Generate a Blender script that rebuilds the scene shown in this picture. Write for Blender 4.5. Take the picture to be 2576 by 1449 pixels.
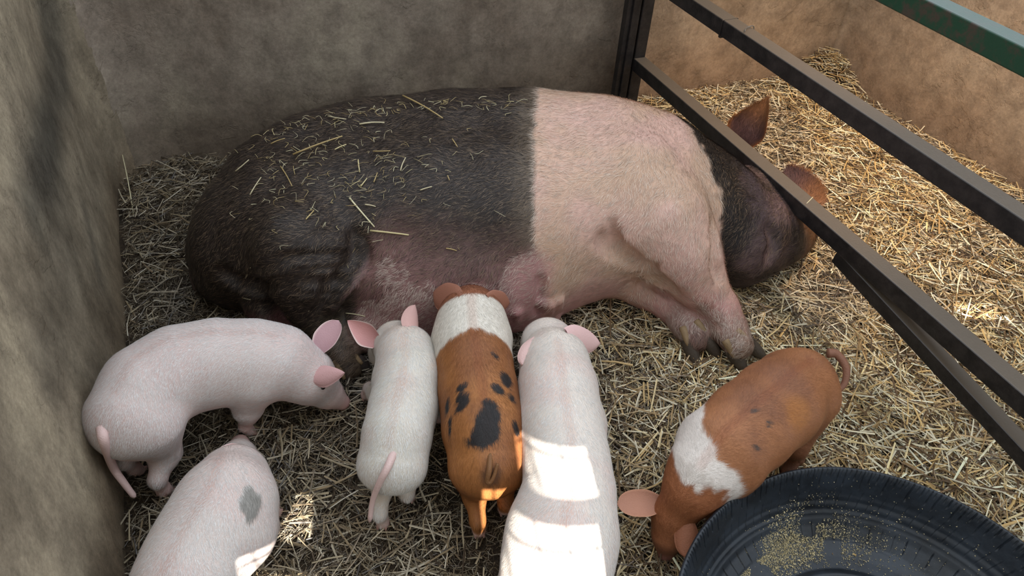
import bpy, math
import numpy as np
from mathutils import Vector

for o in list(bpy.data.objects):
    bpy.data.objects.remove(o)
SC = bpy.context.scene
COL = SC.collection
RNG = np.random.default_rng(7)

# ------------------------------------------------------------------ camera
W_, H_ = 2576, 1449
FPX = 1800.0
CAM_H = 1.5
_n = np.array([1190 - 1288, -(2560 - 724.5), -FPX]); _n /= np.linalg.norm(_n)
_up = -_n
_fw = np.array([0, 0, -1.0])
_y = _fw - _fw.dot(_up) * _up; _y /= np.linalg.norm(_y)
_x = np.cross(_y, _up)
ROT = np.array([_x, _y, _up])          # world = ROT @ camera
CAM = np.array([0, 0, CAM_H])
cam = bpy.data.objects.new('camera', bpy.data.cameras.new('camera'))
COL.objects.link(cam)
cam.data.sensor_fit = 'HORIZONTAL'
cam.data.sensor_width = 36.0
cam.data.lens = 36.0 * FPX / W_
cam.data.clip_start = 0.02
from mathutils import Matrix
cam.matrix_world = Matrix.Translation(Vector(CAM)) @ Matrix(ROT.tolist()).to_4x4()
SC.camera = cam

# ------------------------------------------------------------------ world, sun, exposure
SC.view_settings.view_transform = 'Standard'
SC.view_settings.look = 'None'
SC.view_settings.gamma = 1.0
SC.view_settings.use_curve_mapping = False
SC.view_settings.exposure = 0.0
world = bpy.data.worlds.new('sky'); SC.world = world
world.use_nodes = True
_bg = world.node_tree.nodes['Background']
_bg.inputs[0].default_value = (0.83, 0.91, 1.0, 1)
_bg.inputs[1].default_value = 2.1
SUN_D = np.array([-0.15, 0.74, -0.66]); SUN_D /= np.linalg.norm(SUN_D)
sun = bpy.data.objects.new('sun', bpy.data.lights.new('sun', 'SUN'))
sun.data.energy = 20.0
sun.data.angle = math.radians(0.3)
sun.data.color = (1.0, 0.95, 0.86)
sun.rotation_euler = Vector(SUN_D).to_track_quat('-Z', 'Y').to_euler()
sun.location = (0, -2, 4)
COL.objects.link(sun)
# added warm fill spot without a real lamp, brightens the right hand pen
warm_spot = bpy.data.objects.new('heat_lamp_light', bpy.data.lights.new('heat_lamp_light', 'SPOT'))
warm_spot.data.energy = 135.0
warm_spot.data.color = (1.0, 0.66, 0.36)
warm_spot.data.spot_size = math.radians(62)
warm_spot.data.spot_blend = 1.0
warm_spot.data.shadow_soft_size = 0.10
warm_spot.location = (1.35, 2.1, 1.9)
warm_spot.rotation_euler = (Vector((1.12, 2.15, 0)) - warm_spot.location).to_track_quat('-Z', 'Y').to_euler()
COL.objects.link(warm_spot)


# ------------------------------------------------------------------ helpers
def ray(px, py):
    r = ROT @ np.array([px - 1288, -(py - 724.5), -FPX])
    return r / np.linalg.norm(r)


def at(px, py, z):
    r = ray(px, py)
    return CAM + r * (z - CAM_H) / r[2]


def depth(p):
    return -((np.asarray(p) - CAM) @ ROT)[..., 2]


def project(P):
    c = (np.asarray(P) - CAM) @ ROT
    return np.stack([1288 + FPX * c[..., 0] / -c[..., 2], 724.5 - FPX * c[..., 1] / -c[..., 2]], -1)


def lin(c):
    c = np.asarray(c, float) / 255.0
    return np.where(c <= 0.04045, c / 12.92, ((c + 0.055) / 1.055) ** 2.4)


def _hash(i, j, k, s):
    n = (i * 374761393 + j * 668265263 + k * 2147483647 * 0 + k * 1274126177 + s * 974634777) & 0xFFFFFFFF
    n = ((n ^ (n >> 13)) * 1274126177) & 0xFFFFFFFF
    n = n ^ (n >> 16)
    return (n & 0xFFFF) / 65535.0


def vnoise(P, scale=1.0, seed=0):
    """value noise in 0..1 on points (N,3)"""
    q = np.asarray(P, float) * scale + 1000.0
    i = np.floor(q).astype(np.int64); f = q - i
    f = f * f * (3 - 2 * f)
    out = 0
    for dx in (0, 1):
        wx = f[:, 0] if dx else 1 - f[:, 0]
        for dy in (0, 1):
            wy = f[:, 1] if dy else 1 - f[:, 1]
            for dz in (0, 1):
                wz = f[:, 2] if dz else 1 - f[:, 2]
                out = out + wx * wy * wz * _hash(i[:, 0] + dx, i[:, 1] + dy, i[:, 2] + dz, seed)
    return out


def fbm(P, scale, seed=0, oct=3):
    v = 0; a = 1; t = 0
    for o in range(oct):
        v = v + a * vnoise(P, scale * 2 ** o, seed + o * 17); t += a; a *= 0.5
    return v / t


def sstep(a, b, x):
    t = np.clip((x - a) / (b - a), 0, 1)
    return t * t * (3 - 2 * t)


def mixc(a, b, t):
    t = np.asarray(t)[..., None]
    return np.asarray(a) * (1 - t) + np.asarray(b) * t


def prop(o, label=None, cat=None, group=None, kind=None):
    if label: o['label'] = label
    if cat: o['category'] = cat
    if group: o['group'] = group
    if kind: o['kind'] = kind
    return o


def empty(name, loc):
    o = bpy.data.objects.new(name, None)
    COL.objects.link(o)
    o.location = [float(v) for v in loc]
    o.empty_display_size = 0.05
    return o


def mesh_obj(name, V, F, mat, col=None, parent=None, smooth=True):
    """V (N,3) world coords; F (M,3|4) int array or list of arrays; parent keeps world position"""
    V = np.asarray(V, np.float32)
    if parent is not None:
        V = V - np.array(parent.location, np.float32)
    Fs = F if isinstance(F, list) else [F]
    Fs = [np.asarray(f, np.int32) for f in Fs if len(f)]
    me = bpy.data.meshes.new(name)
    me.vertices.add(len(V)); me.vertices.foreach_set('co', V.ravel())
    loops = np.concatenate([f.ravel() for f in Fs])
    sizes = np.concatenate([np.full(len(f), f.shape[1], np.int32) for f in Fs])
    me.loops.add(len(loops)); me.loops.foreach_set('vertex_index', loops)
    starts = np.concatenate([[0], np.cumsum(sizes)[:-1]]).astype(np.int32)
    me.polygons.add(len(sizes)); me.polygons.foreach_set('loop_start', starts)
    me.polygons.foreach_set('use_smooth', np.full(len(sizes), smooth, bool))
    me.update(calc_edges=True)
    if col is not None:
        at_ = me.attributes.new('coat', 'FLOAT_COLOR', 'POINT')
        c = np.ones((len(V), 4), np.float32); c[:, :3] = col
        at_.data.foreach_set('color', c.ravel())
    me.materials.append(mat)
    o = bpy.data.objects.new(name, me)
    COL.objects.link(o)
    if parent is not None:
        o.parent = parent
    return o


# ------------------------------------------------------------------ materials
def new_mat(name):
    m = bpy.data.materials.new(name); m.use_nodes = True
    nt = m.node_tree
    return m, nt, nt.nodes['Principled BSDF']


def N(nt, t, **kw):
    n = nt.nodes.new(t)
    for k, v in kw.items():
        if k in ('operation', 'blend_type', 'data_type', 'attribute_name', 'interpolation', 'feature', 'noise_dimensions'):
            setattr(n, k, v)
        else:
            n.inputs[k.replace('_', ' ')].default_value = v
    return n


def coat_mat(name, rough=0.5, spec=0.3, bump=0.0, bscale=400, sss=0.0, trans=False):
    m, nt, b = new_mat(name)
    a = N(nt, 'ShaderNodeAttribute', attribute_name='coat')
    nt.links.new(a.outputs['Color'], b.inputs['Base Color'])
    b.inputs['Roughness'].default_value = rough
    b.inputs['Specular IOR Level'].default_value = spec
    if sss:
        b.inputs['Subsurface Weight'].default_value = sss
        b.inputs['Subsurface Radius'].default_value = (0.012, 0.004, 0.002)
        b.inputs['Subsurface Scale'].default_value = 1.0
    if bump:
        tc = N(nt, 'ShaderNodeTexCoord')
        no = N(nt, 'ShaderNodeTexNoise', Scale=bscale, Detail=4)
        bp = N(nt, 'ShaderNodeBump', Strength=bump, Distance=0.002)
        nt.links.new(tc.outputs['Object'], no.inputs['Vector'])
        nt.links.new(no.outputs['Fac'], bp.inputs['Height'])
        nt.links.new(bp.outputs['Normal'], b.inputs['Normal'])
    return m


M_skin = coat_mat('pig_skin', 0.55, 0.3, 0.5, 350, sss=0.0)
M_hair = coat_mat('bristle', 0.45, 0.35)
M_straw = coat_mat('straw', 0.38, 0.5)
M_horn = coat_mat('horn', 0.55, 0.3, 0.6, 200)


def plaster(name, c1, c2, c3, streak=(1, 1, 1), stain=None, seed=0.0):
    """rough hand finished mud plaster: patchy tones, fine grain, hairline cracks"""
    m, nt, b = new_mat(name)
    L = nt.links.new
    tc = N(nt, 'ShaderNodeTexCoord')
    mp = N(nt, 'ShaderNodeMapping'); mp.inputs['Scale'].default_value = streak
    mp.inputs['Location'].default_value = (seed, seed * 2, 0)
    L(tc.outputs['Object'], mp.inputs['Vector'])
    n1 = N(nt, 'ShaderNodeTexNoise', Scale=2.2, Detail=9, Roughness=0.66)
    L(mp.outputs['Vector'], n1.inputs['Vector'])
    r1 = N(nt, 'ShaderNodeValToRGB')
    r1.color_ramp.elements[0].position = 0.33; r1.color_ramp.elements[0].color = (*lin(c1), 1)
    r1.color_ramp.elements[1].position = 0.68; r1.color_ramp.elements[1].color = (*lin(c3), 1)
    e = r1.color_ramp.elements.new(0.5); e.color = (*lin(c2), 1)
    L(n1.outputs['Fac'], r1.inputs['Fac'])
    n2 = N(nt, 'ShaderNodeTexNoise', Scale=14, Detail=10, Roughness=0.7)
    L(mp.outputs['Vector'], n2.inputs['Vector'])
    r2 = N(nt, 'ShaderNodeValToRGB')
    r2.color_ramp.elements[0].position = 0.32; r2.color_ramp.elements[0].color = (0.50, 0.50, 0.50, 1)
    r2.color_ramp.elements[1].position = 0.62; r2.color_ramp.elements[1].color = (1, 1, 1, 1)
    L(n2.outputs['Fac'], r2.inputs['Fac'])
    mx = N(nt, 'ShaderNodeMix', data_type='RGBA', blend_type='MULTIPLY'); mx.inputs[0].default_value = 0.8
    L(r1.outputs['Color'], mx.inputs[6]); L(r2.outputs['Color'], mx.inputs[7])
    out = mx.outputs[2]
    n6 = N(nt, 'ShaderNodeTexNoise', Scale=95, Detail=6, Roughness=0.8); L(tc.outputs['Object'], n6.inputs['Vector'])
    r6 = N(nt, 'ShaderNodeValToRGB')
    r6.color_ramp.elements[0].position = 0.30; r6.color_ramp.elements[0].color = (0.55, 0.54, 0.52, 1)
    r6.color_ramp.elements[1].position = 0.66; r6.color_ramp.elements[1].color = (1.25, 1.25, 1.22, 1)
    L(n6.outputs['Fac'], r6.inputs['Fac'])
    m6 = N(nt, 'ShaderNodeMix', data_type='RGBA', blend_type='MULTIPLY'); m6.inputs[0].default_value = 0.55
    L(out, m6.inputs[6]); L(r6.outputs['Color'], m6.inputs[7]); out = m6.outputs[2]
    # vertex painted tones multiplied over the plaster
    a = N(nt, 'ShaderNodeAttribute', attribute_name='coat')
    m2 = N(nt, 'ShaderNodeMix', data_type='RGBA', blend_type='MULTIPLY'); m2.inputs[0].default_value = 1
    L(out, m2.inputs[6]); L(a.outputs['Color'], m2.inputs[7]); out = m2.outputs[2]
    # cracks
    vo = N(nt, 'ShaderNodeTexVoronoi', feature='DISTANCE_TO_EDGE', Scale=1.3)
    nd = N(nt, 'ShaderNodeTexNoise', Scale=5, Detail=6, Roughness=0.7)
    L(tc.outputs['Object'], nd.inputs['Vector'])
    ad = N(nt, 'ShaderNodeMix', data_type='RGBA', blend_type='LINEAR_LIGHT'); ad.inputs[0].default_value = 0.22
    L(tc.outputs['Object'], ad.inputs[6]); L(nd.outputs['Color'], ad.inputs[7])
    L(ad.outputs[2], vo.inputs['Vector'])
    rc = N(nt, 'ShaderNodeValToRGB')
    rc.color_ramp.elements[0].position = 0.0; rc.color_ramp.elements[0].color = (0, 0, 0, 1)
    rc.color_ramp.elements[1].position = 0.006; rc.color_ramp.elements[1].color = (1, 1, 1, 1)
    L(vo.outputs['Distance'], rc.inputs['Fac'])
    nm = N(nt, 'ShaderNodeTexNoise', Scale=1.9, Detail=2)
    L(tc.outputs['Object'], nm.inputs['Vector'])
    rm = N(nt, 'ShaderNodeValToRGB')
    rm.color_ramp.elements[0].position = 0.36; rm.color_ramp.elements[0].color = (1, 1, 1, 1)
    rm.color_ramp.elements[1].position = 0.42; rm.color_ramp.elements[1].color = (0, 0, 0, 1)
    L(nm.outputs['Fac'], rm.inputs['Fac'])
    mm = N(nt, 'ShaderNodeMath', operation='MAXIMUM')
    L(rc.outputs['Color'], mm.inputs[0]); L(rm.outputs['Color'], mm.inputs[1])
    m3 = N(nt, 'ShaderNodeMix', data_type='RGBA', blend_type='MULTIPLY'); m3.inputs[0].default_value = 0.16
    L(out, m3.inputs[6]); L(mm.outputs[0], m3.inputs[7])
    L(m3.outputs[2], b.inputs['Base Color'])
    b.inputs['Roughness'].default_value = 0.92
    b.inputs['Specular IOR Level'].default_value = 0.12
    # bump: trowel waves + grain + cracks
    n4 = N(nt, 'ShaderNodeTexNoise', Scale=60, Detail=8, Roughness=0.72)
    L(tc.outputs['Object'], n4.inputs['Vector'])
    n5 = N(nt, 'ShaderNodeTexNoise', Scale=4.5, Detail=7, Roughness=0.6)
    L(mp.outputs['Vector'], n5.inputs['Vector'])
    b1 = N(nt, 'ShaderNodeBump', Strength=0.45, Distance=0.004)
    b2 = N(nt, 'ShaderNodeBump', Strength=0.42, Distance=0.02)
    b3 = N(nt, 'ShaderNodeBump', Strength=0.25, Distance=0.004)
    L(n4.outputs['Fac'], b1.inputs['Height']); L(n5.outputs['Fac'], b2.inputs['Height']); L(mm.outputs[0], b3.inputs['Height'])
    # flaked skim coat: raised plates with sharp ragged edges
    n7 = N(nt, 'ShaderNodeTexNoise', Scale=3.2, Detail=12, Roughness=0.62, Distortion=0.3); L(tc.outputs['Object'], n7.inputs['Vector'])
    r7 = N(nt, 'ShaderNodeValToRGB')
    r7.color_ramp.elements[0].position = 0.555; r7.color_ramp.elements[1].position = 0.575
    L(n7.outputs['Fac'], r7.inputs['Fac'])
    b7 = N(nt, 'ShaderNodeBump', Strength=0.55, Distance=0.003); L(r7.outputs['Color'], b7.inputs['Height'])
    L(b2.outputs['Normal'], b7.inputs['Normal']); L(b7.outputs['Normal'], b1.inputs['Normal']); L(b1.outputs['Normal'], b3.inputs['Normal'])
    L(b3.outputs['Normal'], b.inputs['Normal'])
    return m


def metal_mat(name, c1, c2, scale=30, rough=0.5, metallic=0.3, p0=0.4, p1=0.65, dust=(110, 104, 94, 0.0)):
    m, nt, b = new_mat(name)
    L = nt.links.new
    tc = N(nt, 'ShaderNodeTexCoord')
    n1 = N(nt, 'ShaderNodeTexNoise', Scale=scale, Detail=8, Roughness=0.75)
    L(tc.outputs['Object'], n1.inputs['Vector'])
    r = N(nt, 'ShaderNodeValToRGB')
    r.color_ramp.elements[0].position = p0; r.color_ramp.elements[0].color = (*lin(c1), 1)
    r.color_ramp.elements[1].position = p1; r.color_ramp.elements[1].color = (*lin(c2), 1)
    L(n1.outputs['Fac'], r.inputs['Fac'])
    ge = N(nt, 'ShaderNodeNewGeometry'); sx = N(nt, 'ShaderNodeSeparateXYZ'); L(ge.outputs['Normal'], sx.inputs[0])
    mr = N(nt, 'ShaderNodeMapRange'); mr.inputs['From Min'].default_value = 0.6; mr.inputs['From Max'].default_value = 0.95; mr.inputs['To Max'].default_value = dust[3]
    L(sx.outputs['Z'], mr.inputs['Value'])
    mx = N(nt, 'ShaderNodeMix', data_type='RGBA'); L(mr.outputs['Result'], mx.inputs[0]); L(r.outputs['Color'], mx.inputs[6])
    mx.inputs[7].default_value = (*lin(dust[:3]), 1)
    L(mx.outputs[2], b.inputs['Base Color'])
    b.inputs['Roughness'].default_value = rough; b.inputs['Metallic'].default_value = metallic
    n2 = N(nt, 'ShaderNodeTexNoise', Scale=180, Detail=5)
    bp = N(nt, 'ShaderNodeBump', Strength=0.5, Distance=0.001)
    L(tc.outputs['Object'], n2.inputs['Vector']); L(n2.outputs['Fac'], bp.inputs['Height']); L(bp.outputs['Normal'], b.inputs['Normal'])
    return m


M_rail = metal_mat('dark_painted_steel', (22, 21, 23), (52, 47, 46), 25, 0.45, 0.1, dust=(112, 100, 86, 0.7))
M_green = metal_mat('worn_green_steel', (66, 56, 46), (22, 62, 42), 22, 0.5, 0.05, 0.40, 0.52, dust=(104, 118, 114, 0.75))
M_wire = metal_mat('galvanised_wire', (120, 120, 118), (160, 160, 155), 40, 0.4, 0.7)
M_wallL = plaster('left_wall_plaster', (116, 104, 88), (152, 139, 120), (184, 170, 146), (1.3, 1.3, 0.8), seed=3.1)
M_wallB = plaster('back_wall_plaster', (128, 114, 102), (156, 143, 130), (180, 168, 150), (1, 1, 0.9), seed=1.3)
M_wallT = plaster('tan_wall_plaster', (172, 146, 120), (194, 168, 142), (206, 182, 156), (1, 1, 1), seed=8.2)


# ------------------------------------------------------------------ room shell
def floor_h(x, y):
    """height of the trampled straw bed"""
    x = np.asarray(x, float); y = np.asarray(y, float)
    P = np.stack([x, y, np.zeros_like(x)], -1).reshape(-1, 3)
    h = 0.030 * (fbm(P, 3.0, 5, 3) - 0.45) + 0.012 * (fbm(P, 12.0, 9, 2) - 0.5)
    h = h.reshape(x.shape)
    h = h + 0.05 * np.exp(-(((x + 1.2) / 0.22) ** 2 + ((y - 1.85) / 0.3) ** 2))
    h = h + 0.11 * np.exp(-(((x - 1.30) / 0.13) ** 2 + ((y - 2.95) / 0.13) ** 2))
    h = h + 0.03 * np.exp(-(((x - 1.75) / 0.5) ** 2 + ((y - 2.0) / 0.5) ** 2))
    return np.clip(h, -0.012, 0.2)


A_L = at(310, 425, 0.02)[:2]          # corner left / back
B_L = at(313, 1449, 0.0)[:2]
A_R = at(2078, 172, 0.02)[:2]         # corner back / right
B_R = at(2566, 492, 0.02)[:2]
POST = at(1572, 262, 0.03)[:2]
dL = (B_L - A_L) / np.linalg.norm(B_L - A_L)
dR = (B_R - A_R) / np.linalg.norm(B_R - A_R)
dB = (A_R - A_L) / np.linalg.norm(A_R - A_L)
# the back wall passes just behind the post
E_L = A_L + dL * 2.15
E_R = A_R + dR * 2.6


def wall_strip(name, pts, mat, height=1.5, amp=0.010, seed=0, paint=None, side=1):
    """thick plaster wall following plan polyline pts, inner face on pts"""
    pts = np.array(pts)
    seg = np.linalg.norm(np.diff(pts, axis=0), axis=1); s = np.concatenate([[0], np.cumsum(seg)])
    n = max(8, int(s[-1] / 0.02))
    t = np.linspace(0, s[-1], n)
    X = np.interp(t, s, pts[:, 0]); Y = np.interp(t, s, pts[:, 1])
    tx = np.gradient(X); ty = np.gradient(Y); l = np.hypot(tx, ty); nx, ny = -ty / l * side, tx / l * side
    nz = int(height / 0.02); Z = np.linspace(-0.05, height, nz)
    V = np.stack([np.repeat(X, nz), np.repeat(Y, nz), np.tile(Z, n)], -1)
    NN = np.stack([np.repeat(nx, nz), np.repeat(ny, nz), np.zeros(n * nz)], -1)
    d = amp * (fbm(V, 2.5, seed, 3) - 0.5) * 2 + 0.003 * (fbm(V, 16, seed + 3, 2) - 0.5)
    V1 = V + NN * d[:, None]
    Vb = V - NN * 0.14
    i = np.arange(n - 1)[:, None]; j = np.arange(nz - 1)[None]
    a = i * nz + j
    F = np.stack([a, a + nz, a + nz + 1, a + 1], -1).reshape(-1, 4)
    k = n * nz
    if side > 0:
        F = F[:, ::-1]
    Fb = F[:, ::-1] + k
    top = np.stack([np.arange(n - 1) * nz + nz - 1, np.arange(1, n) * nz + nz - 1, np.arange(1, n) * nz + nz - 1 + k, np.arange(n - 1) * nz + nz - 1 + k], -1)
    jj = np.arange(nz - 1)
    e0 = np.stack([jj, jj + 1, jj + 1 + k, jj + k], -1)
    o_ = (n - 1) * nz
    e1 = np.stack([o_ + jj, o_ + jj + k, o_ + jj + 1 + k, o_ + jj + 1], -1)
    VV = np.concatenate([V1, Vb])
    col = np.ones((len(VV), 3))
    if paint is not None:
        col = paint(VV)
    o = mesh_obj(name, VV, [F, Fb, top, e0, e1], mat, col)
    prop(o, kind='structure')
    return o


def rounded(a, c, b, r, n=10):
    """corner c between directions to a and b, rounded: returns arc points"""
    da = (a - c) / np.linalg.norm(a - c); db = (b - c) / np.linalg.norm(b - c)
    p0 = c + da * r; p1 = c + db * r
    t = np.linspace(0, 1, n)[:, None]
    return (1 - t) ** 2 * p0 + 2 * t * (1 - t) * c + t ** 2 * p1


arc = rounded(E_L, A_L, A_R, 0.26, 13)
mid = arc[6]


def seg_dist(P, a, b):
    a = np.array(a); b = np.array(b); ab = b - a
    t = np.clip(((P - a) @ ab) / (ab @ ab), 0, 1)
    return np.linalg.norm(P - (a + t[:, None] * ab), axis=1)


def on_plane(px, py, p0, d):
    """point where the pixel ray meets the vertical plane through p0 along d"""
    nn = np.array([-d[1], d[0], 0]); r = ray(px, py)
    t = ((np.array([*p0, 0]) - CAM) @ nn) / (r @ nn)
    return CAM + r * t


def paint_left(V):
    # darker streaks running down the left wall, browner towards its foot
    c = np.ones((len(V), 3))
    n = fbm(V * [1, 1, 0.5], 7, 31, 3)
    for pts, w, k in (([(105, 20), (150, 180), (130, 330), (75, 520)], 0.085, 0.55), ([(130, 330), (150, 600), (130, 900)], 0.10, 0.28), ([(190, 120), (250, 330), (290, 470)], 0.03, 0.25), ([(215, 520), (250, 700)], 0.03, 0.35), ([(230, 1010), (250, 1080)], 0.02, 0.2)):
        q = [on_plane(x, y, A_L, dL) for x, y in pts]
        d = np.min([seg_dist(V, q[i], q[i + 1]) for i in range(len(q) - 1)], axis=0)
        s = sstep(w * 1.6, w * 0.2, d + 0.06 * (n - 0.5)) * k
        c = c * (1 - s[:, None] * np.array([1, 0.96, 0.90]))
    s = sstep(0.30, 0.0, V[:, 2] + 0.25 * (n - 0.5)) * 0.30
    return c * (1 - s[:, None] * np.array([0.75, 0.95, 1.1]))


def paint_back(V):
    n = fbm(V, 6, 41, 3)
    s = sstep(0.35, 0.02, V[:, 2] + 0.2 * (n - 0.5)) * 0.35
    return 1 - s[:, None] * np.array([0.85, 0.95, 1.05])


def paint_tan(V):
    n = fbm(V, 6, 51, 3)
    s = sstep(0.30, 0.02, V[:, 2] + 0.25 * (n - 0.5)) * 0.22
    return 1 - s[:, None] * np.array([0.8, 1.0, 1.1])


u_back = dB
split = POST + dB * 0.0
split = A_L + dB * ((POST - A_L) @ dB)
arcR = rounded(A_L, A_R, E_R, 0.05, 9)
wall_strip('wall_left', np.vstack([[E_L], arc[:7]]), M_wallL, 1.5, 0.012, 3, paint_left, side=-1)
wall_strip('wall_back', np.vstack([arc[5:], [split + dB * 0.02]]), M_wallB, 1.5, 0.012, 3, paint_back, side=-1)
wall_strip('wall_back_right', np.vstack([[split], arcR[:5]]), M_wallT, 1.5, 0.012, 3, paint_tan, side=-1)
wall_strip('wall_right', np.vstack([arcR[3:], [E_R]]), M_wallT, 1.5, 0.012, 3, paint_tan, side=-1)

# floor: dark trodden litter
gx = np.arange(-1.7, 2.9, 0.02); gy = np.arange(-1.0, 3.4, 0.02)
GX, GY = np.meshgrid(gx, gy, indexing='ij')
GZ = floor_h(GX, GY) - 0.004
nxg, nyg = GX.shape
a = (np.arange(nxg - 1)[:, None] * nyg + np.arange(nyg - 1)[None]).ravel()
GV = np.stack([GX, GY, GZ], -1).reshape(-1, 3)


def litter_mat():
    m, nt, b = new_mat('trodden_litter'); L = nt.links.new
    tc = N(nt, 'ShaderNodeTexCoord')
    n1 = N(nt, 'ShaderNodeTexNoise', Scale=5, Detail=8, Roughness=0.7)
    n2 = N(nt, 'ShaderNodeTexNoise', Scale=160, Detail=6, Roughness=0.8)
    L(tc.outputs['Object'], n1.inputs['Vector']); L(tc.outputs['Object'], n2.inputs['Vector'])
    r1 = N(nt, 'ShaderNodeValToRGB')
    r1.color_ramp.elements[0].position = 0.35; r1.color_ramp.elements[0].color = (*lin((50, 40, 32)), 1)
    r1.color_ramp.elements[1].position = 0.65; r1.color_ramp.elements[1].color = (*lin((92, 76, 58)), 1)
    r2 = N(nt, 'ShaderNodeValToRGB')
    r2.color_ramp.elements[0].position = 0.35; r2.color_ramp.elements[0].color = (0.25, 0.24, 0.22, 1)
    r2.color_ramp.elements[1].position = 0.70; r2.color_ramp.elements[1].color = (1.5, 1.45, 1.3, 1)
    L(n1.outputs['Fac'], r1.inputs['Fac']); L(n2.outputs['Fac'], r2.inputs['Fac'])
    mx = N(nt, 'ShaderNodeMix', data_type='RGBA', blend_type='MULTIPLY'); mx.inputs[0].default_value = 1
    L(r1.outputs['Color'], mx.inputs[6]); L(r2.outputs['Color'], mx.inputs[7]); L(mx.outputs[2], b.inputs['Base Color'])
    b.inputs['Roughness'].default_value = 0.95
    bp = N(nt, 'ShaderNodeBump', Strength=1.0, Distance=0.006)
    L(n2.outputs['Fac'], bp.inputs['Height']); L(bp.outputs['Normal'], b.inputs['Normal'])
    return m


fl = mesh_obj('floor', GV, np.stack([a, a + nyg, a + nyg + 1, a + 1], -1), litter_mat())
prop(fl, kind='structure')

# unseen wall added to block the sun; netted openings shape the sun patches
FW_Y = -0.85


def back_trace(px, py, z):
    p = at(px, py, z); t = (FW_Y - p[1]) / SUN_D[1]
    q = p + SUN_D * t
    return q[0], q[2]


def hole(pts):
    q = np.array([back_trace(*p) for p in pts])
    return q[:, 0].min(), q[:, 0].max(), q[:, 1].min(), q[:, 1].max()


HOLES = [
    hole([(1345, 1095, .32), (1475, 1095, .32), (1475, 1236, .32), (1335, 1236, .32)]),
    hole([(1305, 1282, .32), (1500, 1282, .32), (1500, 1640, .28), (1285, 1640, .28)]),
    hole([(690, 1215, .01), (790, 1215, .01), (790, 1350, .01), (690, 1350, .01)]),
    hole([(640, 1405, .0), (810, 1405, .0), (810, 1560, .0), (640, 1560, .0)]),
    hole([(2385, 748, .0), (2450, 748, .0), (2450, 792, .0), (2385, 792, .0)]),
]


def grid_wall():
    xs = sorted({-2.6, 3.6} | {h[0] for h in HOLES} | {h[1] for h in HOLES})
    zs = sorted({0.0, 5.4} | {h[2] for h in HOLES} | {h[3] for h in HOLES})
    V = []; F = []
    for i in range(len(xs) - 1):
        for j in range(len(zs) - 1):
            cx = (xs[i] + xs[i + 1]) / 2; cz = (zs[j] + zs[j + 1]) / 2
            if any(h[0] < cx < h[1] and h[2] < cz < h[3] for h in HOLES):
                continue
            k = len(V)
            for y in (FW_Y, FW_Y - 0.03):
                V += [(xs[i], y, zs[j]), (xs[i + 1], y, zs[j]), (xs[i + 1], y, zs[j + 1]), (xs[i], y, zs[j + 1])]
            F += [(k, k + 1, k + 2, k + 3), (k + 7, k + 6, k + 5, k + 4), (k, k + 4, k + 5, k + 1), (k + 1, k + 5, k + 6, k + 2), (k + 2, k + 6, k + 7, k + 3), (k + 3, k + 7, k + 4, k)]
    o = mesh_obj('sun_screen_wall', V, np.array(F), metal_mat('pale_fill_board', (186, 182, 172), (212, 208, 198), 8, 0.8, 0.0), smooth=False)  # pale boards bounce added fill light into the pen
    prop(o, kind='structure')


grid_wall()


def box_between(a, b, w, h, upv=(0, 0, 1)):
    a = np.array(a, float); b = np.array(b, float)
    d = (b - a) / np.linalg.norm(b - a); s = np.cross(d, upv); s /= np.linalg.norm(s); t = np.cross(s, d)
    V = []
    for p in (a, b):
        for x, y in ((-1, -1), (1, -1), (1, 1), (-1, 1)):
            V.append(p + s * x * w / 2 + t * y * h / 2)
    F = np.array([(0, 1, 2, 3), (7, 6, 5, 4), (0, 4, 5, 1), (1, 5, 6, 2), (2, 6, 7, 3), (3, 7, 4, 0)])
    return np.array(V), F


def merge(parts):
    V = []; F = []; k = 0
    for v, f in parts:
        V.append(v); F.append(np.asarray(f) + k); k += len(v)
    return np.concatenate(V), np.concatenate(F)


for hi, h in enumerate(HOLES):
    P_ = []
    for x in np.arange(h[0] + 0.02, h[1], 0.052):
        P_.append(box_between((x, FW_Y + 0.006, h[2]), (x, FW_Y + 0.006, h[3]), 0.0045, 0.0045, (0, 1, 0)))
    for z in np.arange(h[2] + 0.06, h[3], 0.11):
        P_.append(box_between((h[0], FW_Y + 0.010, z), (h[1], FW_Y + 0.010, z), 0.0045, 0.0045))
    if P_:
        v, f = merge(P_)
        o = mesh_obj('window_%d' % (hi + 1), v, f, M_wire, smooth=False); prop(o, kind='structure')


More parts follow.
